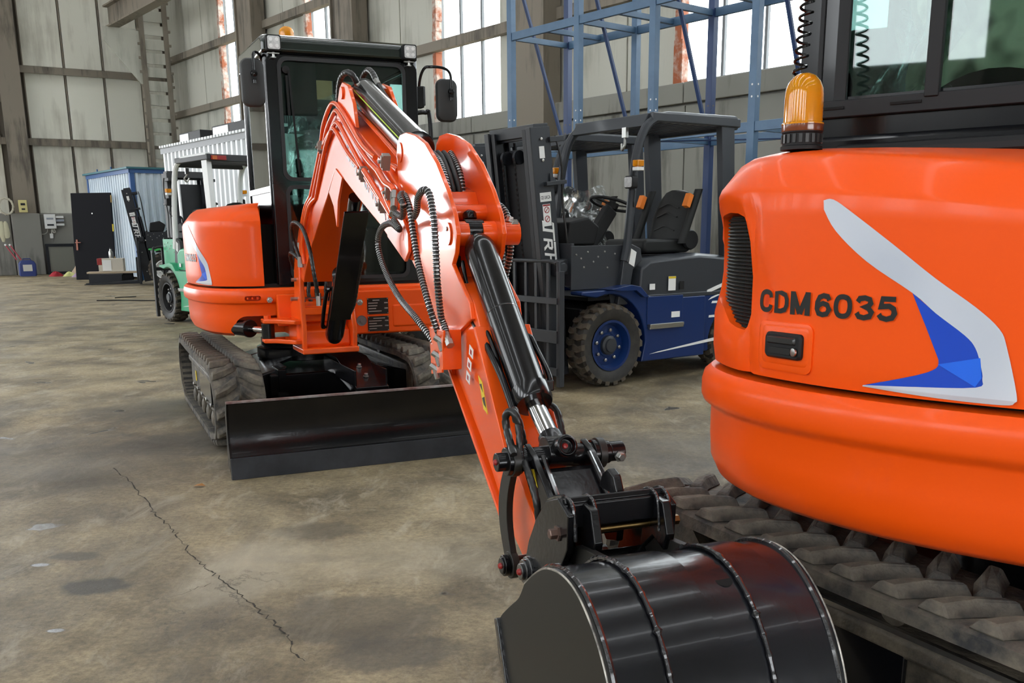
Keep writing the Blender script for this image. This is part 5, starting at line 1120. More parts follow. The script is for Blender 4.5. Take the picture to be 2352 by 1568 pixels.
def forklift(name, label, loc, yaw, body=BLUE, dark=GREY, pillar=GREY, rim=BLUE, forks=False, simple=False, tilt=6, scale=1, film=False, logos=True, rear_lights=False, group=None, hood=None):
    root = thing(name, label, 'forklift', loc, math.radians(yaw), group); root.scale = (scale,) * 3
    fr = [wheel(root, (0, s * .49, .34), .34, .20, s, rim) for s in (-1, 1)]
    for s in (-1, 1): wheel(root, (-1.50, s * .42, .27), .27, .17, s, rim, 18)
    # chassis, side tanks with fender
    for s in (-1, 1):
        arc = [(.40 * math.cos(math.radians(a)), .34 + .42 * math.sin(math.radians(a))) for a in range(178, 60, -12)]
        poly = [(-1.12, .17), (-.36, .17), (-.40, .34)] + arc + [(.30, .76), (.30, .79), (-.22, .80), (-.36, .74), (-.62, .70), (-1.12, .70)]
        obj('side_panel', MB().prism(poly, s * .40, s * .555), body, root, bev=.012)
        obj('step_tread', MB().box((-.62, s * .57, .475), (.40, .05, .025)).box((-.62, s * .575, .455), (.40, .03, .02)), STEEL, root, bev=.003)
        obj('step_box', MB().box((-.62, s * .558, .60), (.42, .012, .24)), body, root, bev=.005)
        obj('stripe', MB().prism([(-1.45, .305), (-1.45, .34), (-.55, .245), (-.45, .23)], s * .557, s * .5585), WHITESTK, root, smooth=0)
        obj('stripe', MB().prism([(-1.9, .93), (-1.9, .96), (-1.15, .745), (-1.12, .70), (-1.15, .715)], s * .50, s * .5485).prism([(-1.9, .86), (-1.9, .88), (-1.2, .68), (-1.16, .655)], s * .50, s * .5485), WHITESTK, root, smooth=0)
    obj('chassis', MB().box((-.55, 0, .42), (1.5, .82, .44)), MATTE, root, bev=.01)
    obj('front_axle', MB().cyl((0, -.42, .34), (0, .42, .34), .10, n=16), GREYD, root)
    cwp = [(-1.10, -.545), (-1.10, .545), (-1.80, .545), (-2.0, .44), (-2.08, .25), (-2.08, -.25), (-2.0, -.44), (-1.80, -.545)]
    cw = MB(); cw.rings([[Vector((x, y, z)) for x, y in cwp] for z in (.20, .66)] + [[Vector((max(x, -2.04) * 1, y * .97, .86)) for x, y in cwp], [Vector((x * .98, y * .90, .98)) for x, y in cwp]])
    o = obj('counterweight', cw, body, root, bev=.02); 
    boolean(o, [MB().cyl((-1.50, -.7, .27), (-1.50, .7, .27), .33, n=28)])
    if logos:
        for s in (1,): logo(root, Matrix(((-s, 0, 0, -1.20 if s > 0 else -1.95), (0, 0, s, s * .5475), (0, 1, 0, .50), (0, 0, 0, 1))), .145, WHITESTK)
    # hood
    hp = [(-.34, .745), (-.36, .97), (-.46, 1.035), (-1.05, 1.07), (-1.65, 1.02), (-1.70, .96), (-1.70, .70), (-1.15, .70), (-.62, .70)]
    rg = [[Vector((x * (1 if abs(y) < .5 else .985), y, .70 + (z - .70) * (1 if abs(y) < .47 else .93))) for x, z in hp] for y in (-.54, -.46, .46, .54)]
    obj('engine_hood', MB().rings(rg), hood or dark, root, bev=.02, seg=3)
    obj('hood_trim', MB().box((-.90, 0, .715), (1.12, 1.10, .04)), dark, root, bev=.01)
    for (x, z, w, h, m_) in ((-.47, .80, .06, .05, WHITESTK), (-.70, .82, .085, .12, WHITESTK), (-.82, .80, .05, .07, MATTE), (-.74, .555, .10, .05, WHITESTK)):
        obj('sticker' if m_ is WHITESTK else 'latch_recess', MB().box((x, .553 if z > .7 else .566, z), (w, .004, h)), m_, root, smooth=0)
    obj('sticker_mark', MB().box((-.70, .556, .87), (.085, .002, .018)), YELLOW, root, smooth=0)
    # front cowl plates with bolts
    for s in (-1, 1):
        obj('front_cowl', MB().prism([(.33, .80), (.33, 1.15), (-.30, 1.15), (-.24, .90), (-.17, .66), (-.10, .66), (-.06, .80)], s * .44, s * .455), hood or dark, root, bev=.004)
        obj('pillar_foot', MB().prism([(-.22, 1.18), (-.38, 1.12), (-.40, 1.02), (-.30, .95), (-.24, .66), (-.13, .66)], s * .455, s * .50), dark, root, bev=.008)
        b = MB()
        for p in ((.28, 1.08), (.23, 1.05), (.16, 1.10), (.10, 1.02), (.05, 1.06), (-.02, 1.10), (-.05, .97), (-.13, 1.08), (.2, .98)): b.lathe([(.009, 0), (.006, .005)], (p[0], s * .456, p[1]), (0, s, 0), 8)
        o = obj('cowl_bolts', b, BOLT, root, smooth=0); o['kind'] = 'stuff'
    obj('fender_top', MB().prism([(-.40, .72), (-.30, .81), (-.2, .83), (.05, .80), (-.1, .78), (-.25, .78), (-.34, .72)], .44, .60), body, root, bev=.006)
    obj('cowl_front', MB().box((.31, 0, 1.0), (.03, .90, .34)), dark, root, bev=.005)
    obj('floor_plate', MB().box((-.10, 0, .72), (.50, .9, .03)), MATTE, root)
    obj('sticker', MB().prism([(-.27, 1.12), (-.33, 1.09), (-.305, .97), (-.245, 1.0)], .50, .502), WHITESTK, root, smooth=0)
    obj('sticker', MB().prism([(-.19, .79), (-.245, .77), (-.23, .73), (-.175, .75)], .50, .502), WHITESTK, root, smooth=0)
    # overhead guard
    for s in (-1, 1):
        p = spline([(-.20, s * .49, 1.02), (-.235, s * .49, 1.16), (-.27, s * .49, 1.50), (-.315, s * .48, 1.82), (-.38, s * .48, 2.02), (-.47, s * .48, 2.13), (-.62, s * .48, 2.185), (-.80, s * .48, 2.195), (-1.48, s * .48, 2.20)], 6)
        obj('front_pillar', MB().tube(p, .036, 10), pillar, root)
        obj('rear_pillar', MB().prism([(-1.40, .95), (-1.30, 2.16), (-1.46, 2.18), (-1.54, .95)], s * .43, s * .50), pillar if not rear_lights else pillar, root, bev=.006)
        obj('guard_rail', MB().box((-1.0, s * .485, 2.175), (1.05, .06, .075)), dark, root, bev=.012)
        sp = obj('handle', MB().tube(spline([(-.27, s * .44, 1.25), (-.30, s * .40, 1.27), (-.31, s * .40, 1.42), (-.29, s * .44, 1.46)], 5), .012, 8), MATTE, root)
    obj('guard_front_bar', MB().prism([(-.40, 2.10), (-.46, 2.205), (-.54, 2.205), (-.50, 2.10)], -.47, .47), dark, root, bev=.008)
    obj('guard_rear_bar', MB().box((-1.48, 0, 2.165), (.08, .98, .09)), dark, root, bev=.012)
    sl = [obj('guard_slat', MB().box((-.62 - k * .095, 0, 2.165), (.035, .92, .045)), dark, root, smooth=0) for k in range(9)]
    # mast, tilted forward
    TM = Matrix.Translation((.34, 0, .12)) @ Matrix.Rotation(math.radians(tilt), 4, 'Y')
    for s in (-1, 1):
        mb = MB(TM); mb.box((0, s * .315, .96), (.19, .016, 1.98)); mb.box((.088, s * .29, .96), (.018, .06, 1.98)); mb.box((-.088, s * .29, .96), (.018, .06, 1.98))
        up_ = obj('outer_mast', mb, dark, root, bev=.003)
        mb = MB(TM); mb.box((.01, s * .235, .97), (.13, .018, 1.94)); mb.box((.075, s * .215, .97), (.016, .05, 1.94)); mb.box((-.06, s * .215, .97), (.016, .05, 1.94)); obj('inner_mast', mb, GREYD, root, bev=.003)
        obj('lift_cylinder', MB(TM).cyl((-.13, s * .22, .05), (-.13, s * .22, 1.35), .035, n=14).cyl((-.13, s * .22, 1.35), (-.13, s * .22, 1.86), .020, n=12), GREYD, root)
        obj('mast_bracket', MB(TM).box((-.09, s * .30, 1.52), (.20, .14, .03)).box((-.14, s * .28, 1.85), (.14, .14, .04)).prism([(-.13, 1.52), (-.05, 1.60), (-.05, 1.52)], s * .33, s * .34), dark, root, bev=.003)
        tc = obj('tilt_block', MB(TM).box((-.05, s * .37, .86), (.13, .08, .13)).cyl((-.05, s * .33, .86), (-.05, s * .43, .86), .045, n=14), dark, root, bev=.015)
        obj('tilt_cylinder', MB().cyl((.02, s * .38, .86), (-.18, s * .38, .76), .042, n=16), GREYD, root); obj('tilt_rod', MB().cyl((.35, s * .38, .97), (.01, s * .38, .865), .018, n=14), CHROME, root)
        smooth_hose('mast_hose', [(.40, s * .33, 2.0), (.36, s * .36, 1.8), (.33, s * .34, 1.5), (.30, s * .36, 1.2), (.26, s * .33, .95)], .009, root)
    for z, w in ((1.93, .62), (1.10, .60), (.12, .60)): obj('mast_crossbar', MB(TM).box((-.07 if z < 1.9 else -.02, 0, z), (.05 if z < 1.9 else .14, w, .09)), dark, root, bev=.005)
    obj('mast_crossbar', MB(TM).box((.0, 0, 1.90), (.05, .46, .07)), GREYD, root, bev=.004)
    obj('mast_centre_panel', MB(TM).box((-.02, -.04, .95), (.02, .30, 1.7)), mat('mast_inner_black', (.012, .013, .016), .5), root, smooth=0)
    for y in (-.12, .05):
        obj('chain_wheel', MB(TM).lathe([(.02, -.014), (.055, -.014), (.048, 0), (.055, .014), (.02, .014)], (.03, y, 1.74), (0, 1, 0), 20), GREYD, root)
        obj('lift_chain', MB(TM).tube([(.075, y, 1.72 - i * .02) for i in range(70)], .011, 4, rf=lambda i: .012 if i % 2 else .007), MATTE, root, smooth=0)
    if logos:
        M2 = TM @ Matrix(((0, -1, 0, -.045), (0, 0, 1, .3235), (-1, 0, 0, 1.25), (0, 0, 0, 1)))
        M2 = TM @ Matrix(((0, 1, 0, -.055), (0, 0, 1, .3235), (-1, 0, 0, 1.22), (0, 0, 0, 1)))
        M2 = TM @ Matrix(((0, -1, 0, .055), (0, 0, 1, .3235), (-1, 0, 0, 1.22), (0, 0, 0, 1)))
        logo(root, M2, .115, WHITESTK)
        for (z, w, h, m_) in ((1.76, .05, .09, WHITESTK), (1.42, .11, .07, WHITESTK), (1.28, .075, .17, WHITESTK)): obj('sticker', MB(TM).box((.0, .3240, z), (w, .002, h)), m_, root, smooth=0)
        mk = MB(TM)
        for z in (1.32, 1.25): mk.lathe([(.026, 0), (.026, .0006), (.020, .0006), (.020, 0)], (.0, .3252, z), (0, 1, 0), 20, False); 
        mk.box((.0, .3256, 1.32), (.045, .0006, .006), (0, .8, 0)); mk.box((.0, .3256, 1.25), (.045, .0006, .006), (0, .8, 0)); mk.box((0, .3256, 1.356), (.07, .0006, .012)); obj('sticker_mark', mk, RED, root, smooth=0)
        vs, fs = text_mesh('CE UKCA', 1, .02); x0, x1 = min(v.x for v in vs), max(v.x for v in vs)
        mb = MB(TM); mb.add([Vector((.048 - .096 * (v.x - x0) / (x1 - x0), .3256, 1.405 + v.y * .035)) for v in vs], fs); obj('sticker_mark', mb, TEXTM, root, smooth=0)
        b = MB(TM)
        for z in (1.70, 1.86, .18, .60): b.lathe([(.012, 0), (.012, .008), (.006, .01)], (.0, .324, z), (0, 1, 0), 8)
        obj('mast_bolt', b, BOLT, root, smooth=0)
    # carriage and load backrest
    BX = .52
    mb = MB(); mb.tube(spline([(BX, -.54, .12), (BX, -.54, .94), (BX, -.50, 1.02), (BX, -.42, 1.035)], 5) + spline([(BX, .42, 1.035), (BX, .50, 1.02), (BX, .54, .94), (BX, .54, .12)], 5), .017, 8); obj('backrest_tube', mb, dark, root)
    for y in (-.38, -.20, -.06, .10, .24, .40): obj('backrest_bar', MB().box((BX, y, .60), (.018, .032, .86)), dark, root, smooth=0)
    for z, h in ((.725, .05), (.44, .10), (.16, .06)): obj('backrest_crossbar', MB().box((BX + .01, 0, z), (.03, 1.08, h)), dark, root, bev=.003)
    obj('backrest_post', MB().box((BX - .01, .545, .50), (.05, .045, .92)).box((BX - .01, -.545, .50), (.05, .045, .92)), dark, root, bev=.004)
    if forks:
        for y in (-.24, .24): obj('fork', MB().prism([(BX + .02, .60), (BX + .06, .60), (BX + .065, .10), (BX + 1.15, .045), (BX + 1.15, .03), (BX + .02, .04)], y - .05, y + .05), dark, root, bev=.003)
    # seat, wings, steering column
    st = obj('seat', MB().rings([[Vector((x, y, z)) for x, z in rrect(-1.18, 1.07, -.60, 1.19, .05)] for y in (-.24, -.20, .26, .30)]), SEAT, root, bev=.03)
    bk = MB(); rg = []
    for z, w, x in ((1.14, .19, -1.10), (1.22, .225, -1.13), (1.40, .235, -1.19), (1.52, .20, -1.23), (1.60, .13, -1.25), (1.62, .05, -1.255)): rg.append([(x + .06 * math.cos(t), .03 + w * math.sin(t), z) for t in [i * PI / 8 for i in range(16)]])
    obj('seat_back', bk.rings(rg), SEAT, st)
    gr = MB()
    for z in (1.30, 1.42, 1.50): gr.tube(spline([(-1.065 - (z - 1.2) * .27, .03 + y, z - abs(y) * .3) for y in (-.13, -.07, 0, .07, .13)], 4), .006, 6)
    obj('seat_seam', gr, mat('seam_black', (.004, .004, .004), .5), st)
    for y in (-.27, .33):
        w_ = obj('seat_wing', MB().rings([[(-1.02 - q * .20 + .04 * math.cos(t), y + .035 * math.sin(t), 1.15 + q * .47) for t in [i * PI / 6 for i in range(12)]] for q in (0, .25, .5, .8, 1)]), SEAT, st)
        obj('wing_sticker', MB().box((-1.085, y, 1.52), (.05, .06, .12), (0, -.4, 0)), mat('orange_label', (.85, .22, .02), .5), st, bev=.004)
    for z in (1.055, 1.03, 1.005): obj('suspension_bellows', MB().box((-.92, .02, z), (.62, .50, .016)), MATTE, root, bev=.006)
    obj('hip_guard', MB().lathe([(.001, -.02), (.08, -.02), (.09, 0), (.08, .02), (.001, .02)], (-1.12, .34, 1.18), (0, 1, 0), 18), MATTE, root)
    sw = obj('steering_wheel', MB().tube([(-.42 + .19 * math.cos(t) * .96, .08 + .19 * math.sin(t), 1.49 + .06 * math.cos(t)) for t in [i * PI / 16 for i in range(32)]], .014, 8, closed=True), MATTE, root)
    sp = MB(); sp.lathe([(.001, .02), (.06, .01), (.05, -.04), (.001, -.05)], (-.42, .08, 1.485), (-.3, 0, 1), 16)
    for a in (0, 2.1, 4.2): sp.beam((-.42, .08, 1.485), (-.42 + .18 * math.cos(a), .08 + .18 * math.sin(a), 1.485 + .055 * math.cos(a)), .03, .012)
    obj('steering_spokes', sp, MATTE, sw)
    obj('steering_column', MB().beam((-.40, .08, 1.45), (-.12, .08, 1.10), .10, .12, (1, 0, 1)), MATTE, root, bev=.02)
    obj('dashboard', MB().prism([(.25, 1.15), (.22, 1.34), (.02, 1.38), (-.10, 1.30), (-.05, 1.15)], -.15, .30), MATTE, root, bev=.02)
    obj('hydraulic_levers', MB().tube([(-.12, -.25, 1.2), (-.18, -.25, 1.42)], .01, 6).tube([(-.12, -.32, 1.2), (-.18, -.32, 1.42)], .01, 6), MATTE, root)
    # lamps on the pillar, mirror
    for s in (1, -1):
        lb = obj('head_lamp', MB().prism(rrect(s * .53 - .05, 1.60, s * .53 + .05, 1.70, .02), -.26, -.20, 'x'), MATTE, root, bev=.004); obj('lens', MB().prism(rrect(s * .53 - .04, 1.61, s * .53 + .04, 1.69, .015), -.20, -.19, 'x'), LAMPG, lb)
        tl = obj('turn_signal', MB().box((-.28, s * .555, 1.80), (.07, .07, .05)).box((-.28, s * .555, 1.775), (.05, .04, .02)), AMBER, root, bev=.008); obj('lens', MB().box((-.28, s * .555, 1.755), (.068, .068, .03)), WHITE, tl, bev=.006)
        obj('lamp_bracket', MB().tube([(-.30, s * .49, 1.72), (-.25, s * .53, 1.73), (-.25, s * .53, 1.70)], .008, 6).tube([(-.30, s * .49, 1.62), (-.26, s * .54, 1.58), (-.24, s * .55, 1.50), (-.29, s * .50, 1.42)], .005, 6), MATTE, root)
    obj('hook', MB().tube(spline([(-.36, .30, 2.10), (-.36, .30, 2.02), (-.33, .33, 1.96), (-.33, .30, 1.92), (-.35, .27, 1.97)], 6), .012, 8).box((-.36, .30, 2.06), (.03, .05, .08)), STEEL, root)
    if film:
        def ff(i, j):
            u, v = i / 16, j / 16; a = (u - .5) * 2.9
            return Vector((-1.10 + .28 * math.cos(a) + .03 * math.sin(11 * v + 3 * u), .03 + .36 * math.sin(a) + .02 * math.sin(17 * v), .98 + .72 * v + .03 * math.sin(15 * u)))
        obj('plastic_film', MB().grid(ff, 16, 16), FILM, st, smooth=80)
    if rear_lights:
        for y in (-.36, .36):
            o = obj('tail_lamp', MB().box((-1.53, y, 2.165), (.03, .20, .055)), RED, root, bev=.005); obj('lens', MB().box((-1.547, y + .06, 2.165), (.01, .06, .045)), mat('amber_dull', (.5, .12, .02), .3), o, smooth=0)
    return root
forklift('forklift', 'blue and charcoal forklift nearest the camera, parked beside the blue rack', (.50, 8.29, 0), -145)
forklift('forklift', 'second charcoal forklift, its seat in clear plastic, just behind the nearest blue one', (-.07, 10.0, 0), -145, film=True, tilt=4)
forklift('forklift', 'furthest charcoal forklift of the row, only its dark mast showing', (-1.3, 11.5, 0), -145, tilt=4)
forklift('forklift', 'green forklift with white pillars left of the facing excavator', (-4.62, 14.55, 0), 131, body=GREEN, dark=mat('worn_black', (.03, .03, .032), .5), pillar=WHITE, rim=MATTE, tilt=2, logos=False, rear_lights=True, scale=1.04, hood=GREEN)
forklift('forklift', 'distant forklift with lime green body and long forks beside the black door', (-8.95, 24.9, 0), -160, body=LIME, dark=GREYD, pillar=GREYD, rim=WHITE, forks=True, tilt=9, scale=1.15)

# ------------------------------------------------------------------ pallet rack of blue steel angle
YR = math.atan2(.776, -.631)
rk = thing('pallet_rack', 'tall empty blue steel pallet rack standing along the window wall', 'rack', (2.58, 10.5, 0), YR)
TS = (-2.7, -1.35, 0, 1.43, 2.70, 4.02); RH = 4.9
for i, t in enumerate(TS):
    for d, m_ in ((0, RACK), (-1.03, RACKD if i % 2 else RACK)):
        mb = MB(); mb.box((t, d + .035, RH / 2), (.09, .012, RH)); mb.box((t - .04, d, RH / 2), (.012, .08, RH)); mb.box((t + .04, d, RH / 2), (.012, .08, RH))
        o = obj('rack_post', mb, m_, rk, smooth=0)
        hm = MB()
        for z in (2.62, 2.74): hm.lathe([(.011, 0), (.011, .002)], (t - .046, d, z), (-1, 0, 0), 8).lathe([(.011, 0), (.011, .002)], (t, d + .041, z), (0, 1, 0), 8)
        o2 = obj('bolt_hole', hm, WHITESTK if d == 0 else SEAM, o, smooth=0); o2['kind'] = 'stuff'
    for z in (3.80, 2.32): obj('cross_rail', MB().box((t, -.51, z), (.05, 1.0, .07)), RACK, rk, smooth=0)
    obj('cross_brace', MB().beam((t, -.02, RH - .1), (t, -1.0, 2.35), .045, .03), RACKD, rk, smooth=0)
for i in range(5):
    a, b = TS[i] + .045, TS[i + 1] - .045
    for d in (.01, -1.03):
        for z in (3.80, 2.32): obj('shelf_beam', MB().box(((a + b) / 2, d, z), (b - a, .045, .10)), RACK, rk, bev=.004, smooth=0)
    obj('middle_rail', MB().box(((a + b) / 2, -.51, 3.80), (.06, 1.0, .06)), RACK, rk, smooth=0)
obj('flat_brace', MB().beam((-.1, -1.0, 2.25), (1.5, -.05, 2.28), .05, .012), RACKD, rk, smooth=0)

# ------------------------------------------------------------------ site cabin, white container, black door
CWHITE = mat('corrugated_white_blue', (.50, .60, .70), .45, noise=(1.2, (.66, .74, .80), .9)); CBLUE = mat('cabin_blue_trim', (.03, .10, .28), .45)
def corr(mb, p0, p1, z0, z1, out, pitch=.12, dep=.03):
    p0, p1 = Vector(p0), Vector(p1); L = (p1 - p0).length; u = (p1 - p0) / L; n = int(L / pitch); o = Vector(out)
    pts = []
    for k in range(n):
        b = p0 + u * (k * L / n); w = L / n
        pts += [b, b + u * w * .35, b + u * w * .5 + o * dep, b + u * w * .85 + o * dep]
    pts.append(p1); mb.rings([[Vector((p.x, p.y, z0)) for p in pts], [Vector((p.x, p.y, z1)) for p in pts]], closed=False, caps=False)
cbn = thing('site_cabin', 'pale corrugated site cabin with blue trim behind the black door', 'cabin', (-10.35, 26.9, 0), YW)
# local: x towards the camera along the window wall direction, y outward
for (p0, p1, out) in (((-3.9, 0, 0), (0, 0, 0), (0, -1, 0)), ((0, 0, 0), (0, 3.2, 0), (1, 0, 0))):
    mb = MB(); corr(mb, p0, p1, .12, 2.92, out, .2, .05); obj('corrugated_wall', mb, CWHITE, cbn, smooth=0)
obj('cabin_body', MB().box((-1.95, 1.62, 1.5), (3.86, 3.16, 2.84)), CWHITE, cbn, smooth=0)
for x, y in ((0, 0), (-3.9, 0), (0, 3.2)): obj('corner_post', MB().box((x, y, 1.5), (.12, .12, 3.0)), CBLUE, cbn, smooth=0)
obj('roof_edge', MB().box((-1.95, -.02, 2.96), (4.0, .12, .12)), CBLUE, cbn, smooth=0); obj('roof_edge', MB().box((.02, 1.6, 2.96), (.12, 3.3, .12)), CBLUE, cbn, smooth=0)
obj('cabin_roof', MB().box((-1.95, 1.6, 3.03), (4.15, 3.5, .05)), mat('roof_teal', (.03, .14, .17), .5), cbn, smooth=0)
for x in (-2.9, -1.6): obj('roof_hook', MB().box((x, -.03, 3.08), (.05, .03, .12)), CBLUE, cbn, smooth=0)
ctr = thing('shipping_container', 'white corrugated container behind the green forklift', 'container', (-4.30, 18.5, 0), YW)
CW2 = mat('container_white', (.74, .77, .79), .45)
mb = MB(); corr(mb, (-6.0, 0, 0), (0, 0, 0), .15, 3.08, (0, -1, 0), .24, .07); obj('corrugated_wall', mb, CW2, ctr, smooth=0)
mb = MB(); corr(mb, (0, 0, 0), (0, 2.4, 0), .15, 3.08, (1, 0, 0), .16, .045); obj('corrugated_wall', mb, CW2, ctr, smooth=0)
mb = MB(); corr(mb, (-6, 2.4, 0), (-6, 0, 0), .15, 3.08, (-1, 0, 0), .16, .045); obj('corrugated_wall', mb, CW2, ctr, smooth=0)
obj('container_body', MB().box((-3, 1.22, 1.6), (5.95, 2.34, 2.9)), CW2, ctr, smooth=0)
obj('top_rail', MB().box((-3, -.02, 3.14), (6.1, .10, .12)), mat('rail_grey', (.20, .21, .22), .5), ctr, smooth=0); obj('bottom_rail', MB().box((-3, -.02, .08), (6.1, .10, .16)), GREY, ctr, smooth=0)
rb = MB()
for k in range(38): rb.box((-5.9 + k * .16, .02, 3.23), (.09, .30, .05))
o = obj('roof_ribs', rb, CW2, ctr, smooth=0); o['kind'] = 'stuff'
for i, (x, w, lab) in enumerate(((-5.0, 1.25, 'long black and white crate on the container, nearer the hall corner'), (-2.75, 1.9, 'long black and white crate on the container, beside the excavator cab'))):
    c = thing('crate', lab, 'crate', (-4.30 + math.cos(YW) * x - math.sin(YW) * .5, 18.5 + math.sin(YW) * x + math.cos(YW) * .5, 3.26), YW)
    obj('crate_body', MB().box((0, 0, .13), (w, .5, .26)), MATTE, c, bev=.01); obj('end_panel', MB().box((-w / 2 - .006, 0, .13), (.012, .46, .22)), WHITE, c, smooth=0); obj('end_panel', MB().box((-w * .25, -.256, .13), (w * .42, .012, .2)), WHITE, c, smooth=0)
bx = thing('ribbed_box', 'dark ribbed box with an orange end standing on the white container', 'box', (-4.30 + math.cos(YW) * -1.0 - math.sin(YW) * 1.3, 18.5 + math.sin(YW) * -1.0 + math.cos(YW) * 1.3, 3.26), YW)
mb = MB(); corr(mb, (-1, -.3, 0), (.5, -.3, 0), 0, .62, (0, -1, 0), .10, .03); obj('ribbed_wall', mb, mat('dark_grey_rib', (.05, .055, .06), .6), bx, smooth=0); obj('box_body', MB().box((-.25, .02, .31), (1.48, .6, .62)), MATTE, bx, smooth=0)
obj('orange_end', MB().box((.66, -.1, .45), (.26, .5, .90)), mat('peach_board', (.62, .33, .17), .7), bx, smooth=0)
dr = thing('steel_door', 'black steel door leaf leaning upright on the site cabin', 'door', (-11.9, 27.6, 0), math.atan2(.30, -1.12) + PI, rot=None)
dr.rotation_euler = (math.radians(-4), 0, math.radians(-8))
o = obj('door_leaf', MB().box((0, 0, 1.21), (1.22, .06, 2.42)), mat('door_black', (.004, .004, .007), .6, spec=.15), dr, bev=.008, smooth=0)
obj('door_handle', MB().box((-.50, -.045, .98), (.05, .02, .30)).cyl((-.52, -.05, 1.04), (-.52, -.09, 1.04), .012, n=10).beam((-.53, -.09, 1.04), (-.36, -.09, 1.04), .018, .018), mat('copper_brown', (.25, .10, .07), .35, .7), dr, smooth=0)
obj('peephole', MB().cyl((.02, -.03, 1.85), (.02, -.045, 1.85), .02, n=10), STEEL, dr, smooth=0)
hg = MB()
for z in (2.25, 1.45, .55): obj('hinge', MB().box((.615, -.01, z), (.02, .05, .20)), YELLOW if z == 1.45 else BRASS, dr, smooth=0)
# ------------------------------------------------------------------ odds and ends by the end wall
def at_e(x, y, z): return (CX0 + math.cos(YE) * x - math.sin(YE) * y, CY0 + math.sin(YE) * x + math.cos(YE) * y, z)
def eth(name, label, cat, x, y, z, g=None): return thing(name, label, cat, at_e(x, y, z), YE, g)
hc = eth('hose_coil', 'coil of pale hose hanging on the end wall beside the yellow box', 'hose', 5.45, .60, 2.16)
obj('hose', MB().tube([((.20 + .022 * math.sin(k * 2.4)) * math.cos(k * .35), .02 + .02 * math.sin(k * .9), (.25 + .022 * math.sin(k * 2.4)) * math.sin(k * .35)) for k in range(110)], .020, 6), mat('pale_hose', (.50, .47, .38), .6), hc)
yb = eth('junction_box', 'yellow electric meter box on the end wall', 'box', 4.98, .72, 1.98)
obj('box_body', MB().box((0, 0, .18), (.24, .12, .38)), mat('faded_yellow', (.62, .56, .25), .6), yb, bev=.01); obj('dial_window', MB().box((0, .065, .24), (.13, .01, .07)), GREYD, yb, bev=.004); obj('dial_window', MB().box((0, .065, .09), (.10, .01, .05)), GREYD, yb, bev=.004)
ec = eth('electrical_cabinet', 'white electrical cabinet with conduits on the grey concrete end wall', 'cabinet', 4.22, .36, 1.45)
obj('cabinet_body', MB().box((0, .05, .24), (.34, .16, .46)), WHITE, ec, bev=.01)
for z, m_ in ((.33, GREYTXT), (.13, GREYD)): obj('breaker_window', MB().box((.0, .135, z), (.20, .01, .055)), m_, ec, smooth=0)
for z in (.38, .27, .14): obj('side_bar', MB().box((-.30, .03, z), (.24, .08, .07)), WHITE if z != .27 else GREYTXT, ec, bev=.008)
obj('socket', MB().box((.0, .02, -.22), (.10, .06, .15)), WHITE, ec, bev=.008); obj('conduit', MB().tube(spline([(-.02, .02, 0), (-.02, .02, -.10), (-.0, .02, -.16)], 4), .014, 6), CLOTH, ec)
obj('conduit', MB().tube(spline([(.10, .03, 0), (.12, .03, -.10), (.22, .03, -.16), (.32, .03, -.15)], 5), .014, 6), CLOTH, ec); obj('conduit', MB().tube(spline([(-.10, .03, .02), (-.12, .04, -.10), (-.06, .04, -.10), (-.06, .04, 0)], 5), .014, 6), CLOTH, ec)
gl = eth('work_gloves', 'pair of pale work gloves hanging on the end wall below the hose coil', 'gloves', 5.58, .62, 1.20)
for dx in (-.05, .06): obj('glove', MB().rings([[Vector((dx + w * math.cos(t), .02 + .03 * math.sin(t), z)) for t in [i * PI / 4 for i in range(8)]] for z, w in ((.50, .03), (.42, .07), (.25, .09), (.10, .10), (.0, .08), (-.08 - dx, .04))]), mat('glove_cream', (.55, .53, .38), .9), gl)
fp = eth('frame_pane', 'dark window frame with clouded pane leaning on the end wall', 'window', 4.0, .50, 0)
o = obj('sash', MB().frame([(-.45, 0), (.45, 0), (.45, .98), (-.45, .98)], [(-.37, .09), (.37, .09), (.37, .89), (-.37, .89)], 0, .05, 'y'), GREYD, fp, smooth=0); obj('pane', MB().box((0, .02, .49), (.76, .008, .82)), mat('clouded_pane', (.20, .20, .17), .35), fp, smooth=0)
jc = thing('jerry_can', 'blue plastic jerry can with a white label by the end wall', 'canister', (-15.25, 30.4, 0), .5)
JB = mat('canister_blue', (.03, .05, .20), .4)
obj('can_body', MB().rings([[Vector((x, y, z)) for x, y in rrect(-w, -.15, w, .15, .05)] for z, w in ((0, .22), (.03, .25), (.38, .25), (.46, .20), (.50, .12))]), JB, jc); obj('can_label', MB().box((.0, -.152, .26), (.26, .006, .20)), CLOTH, jc, smooth=0)
obj('can_handle', MB().tube([(-.12, 0, .48), (-.10, 0, .54), (.10, 0, .54), (.12, 0, .48)], .018, 6), JB, jc)
for dx, lb in ((0, 'red handled tool leaning out of the blue can, left of the pair'), (.14, 'red handled tool leaning out of the blue can, right of the pair')):
    tl = thing('tool_handle', lb, 'tool', (-15.62 + dx, 30.28, .51), 0); obj('shaft', MB().beam((.12, 0, 0), (-.16, 0, .44), .035, .035), mat('tool_red', (.30, .03, .05), .4), tl, smooth=0); obj('tip', MB().beam((-.16, 0, .44), (-.19, 0, .48), .045, .045), WHITE, tl, smooth=0)
rg_ = (('red rag in the heap by the wall', (.35, .02, .03), -14.25, 30.1, .15), ('pale yellow rag in the heap by the wall', (.60, .60, .25), -13.8, 30.05, .14), ('mauve rag in the heap by the wall', (.36, .25, .36), -13.2, 29.6, .20), ('beige cloth heaped behind the mauve rag', (.50, .38, .28), -13.75, 30.75, .20))
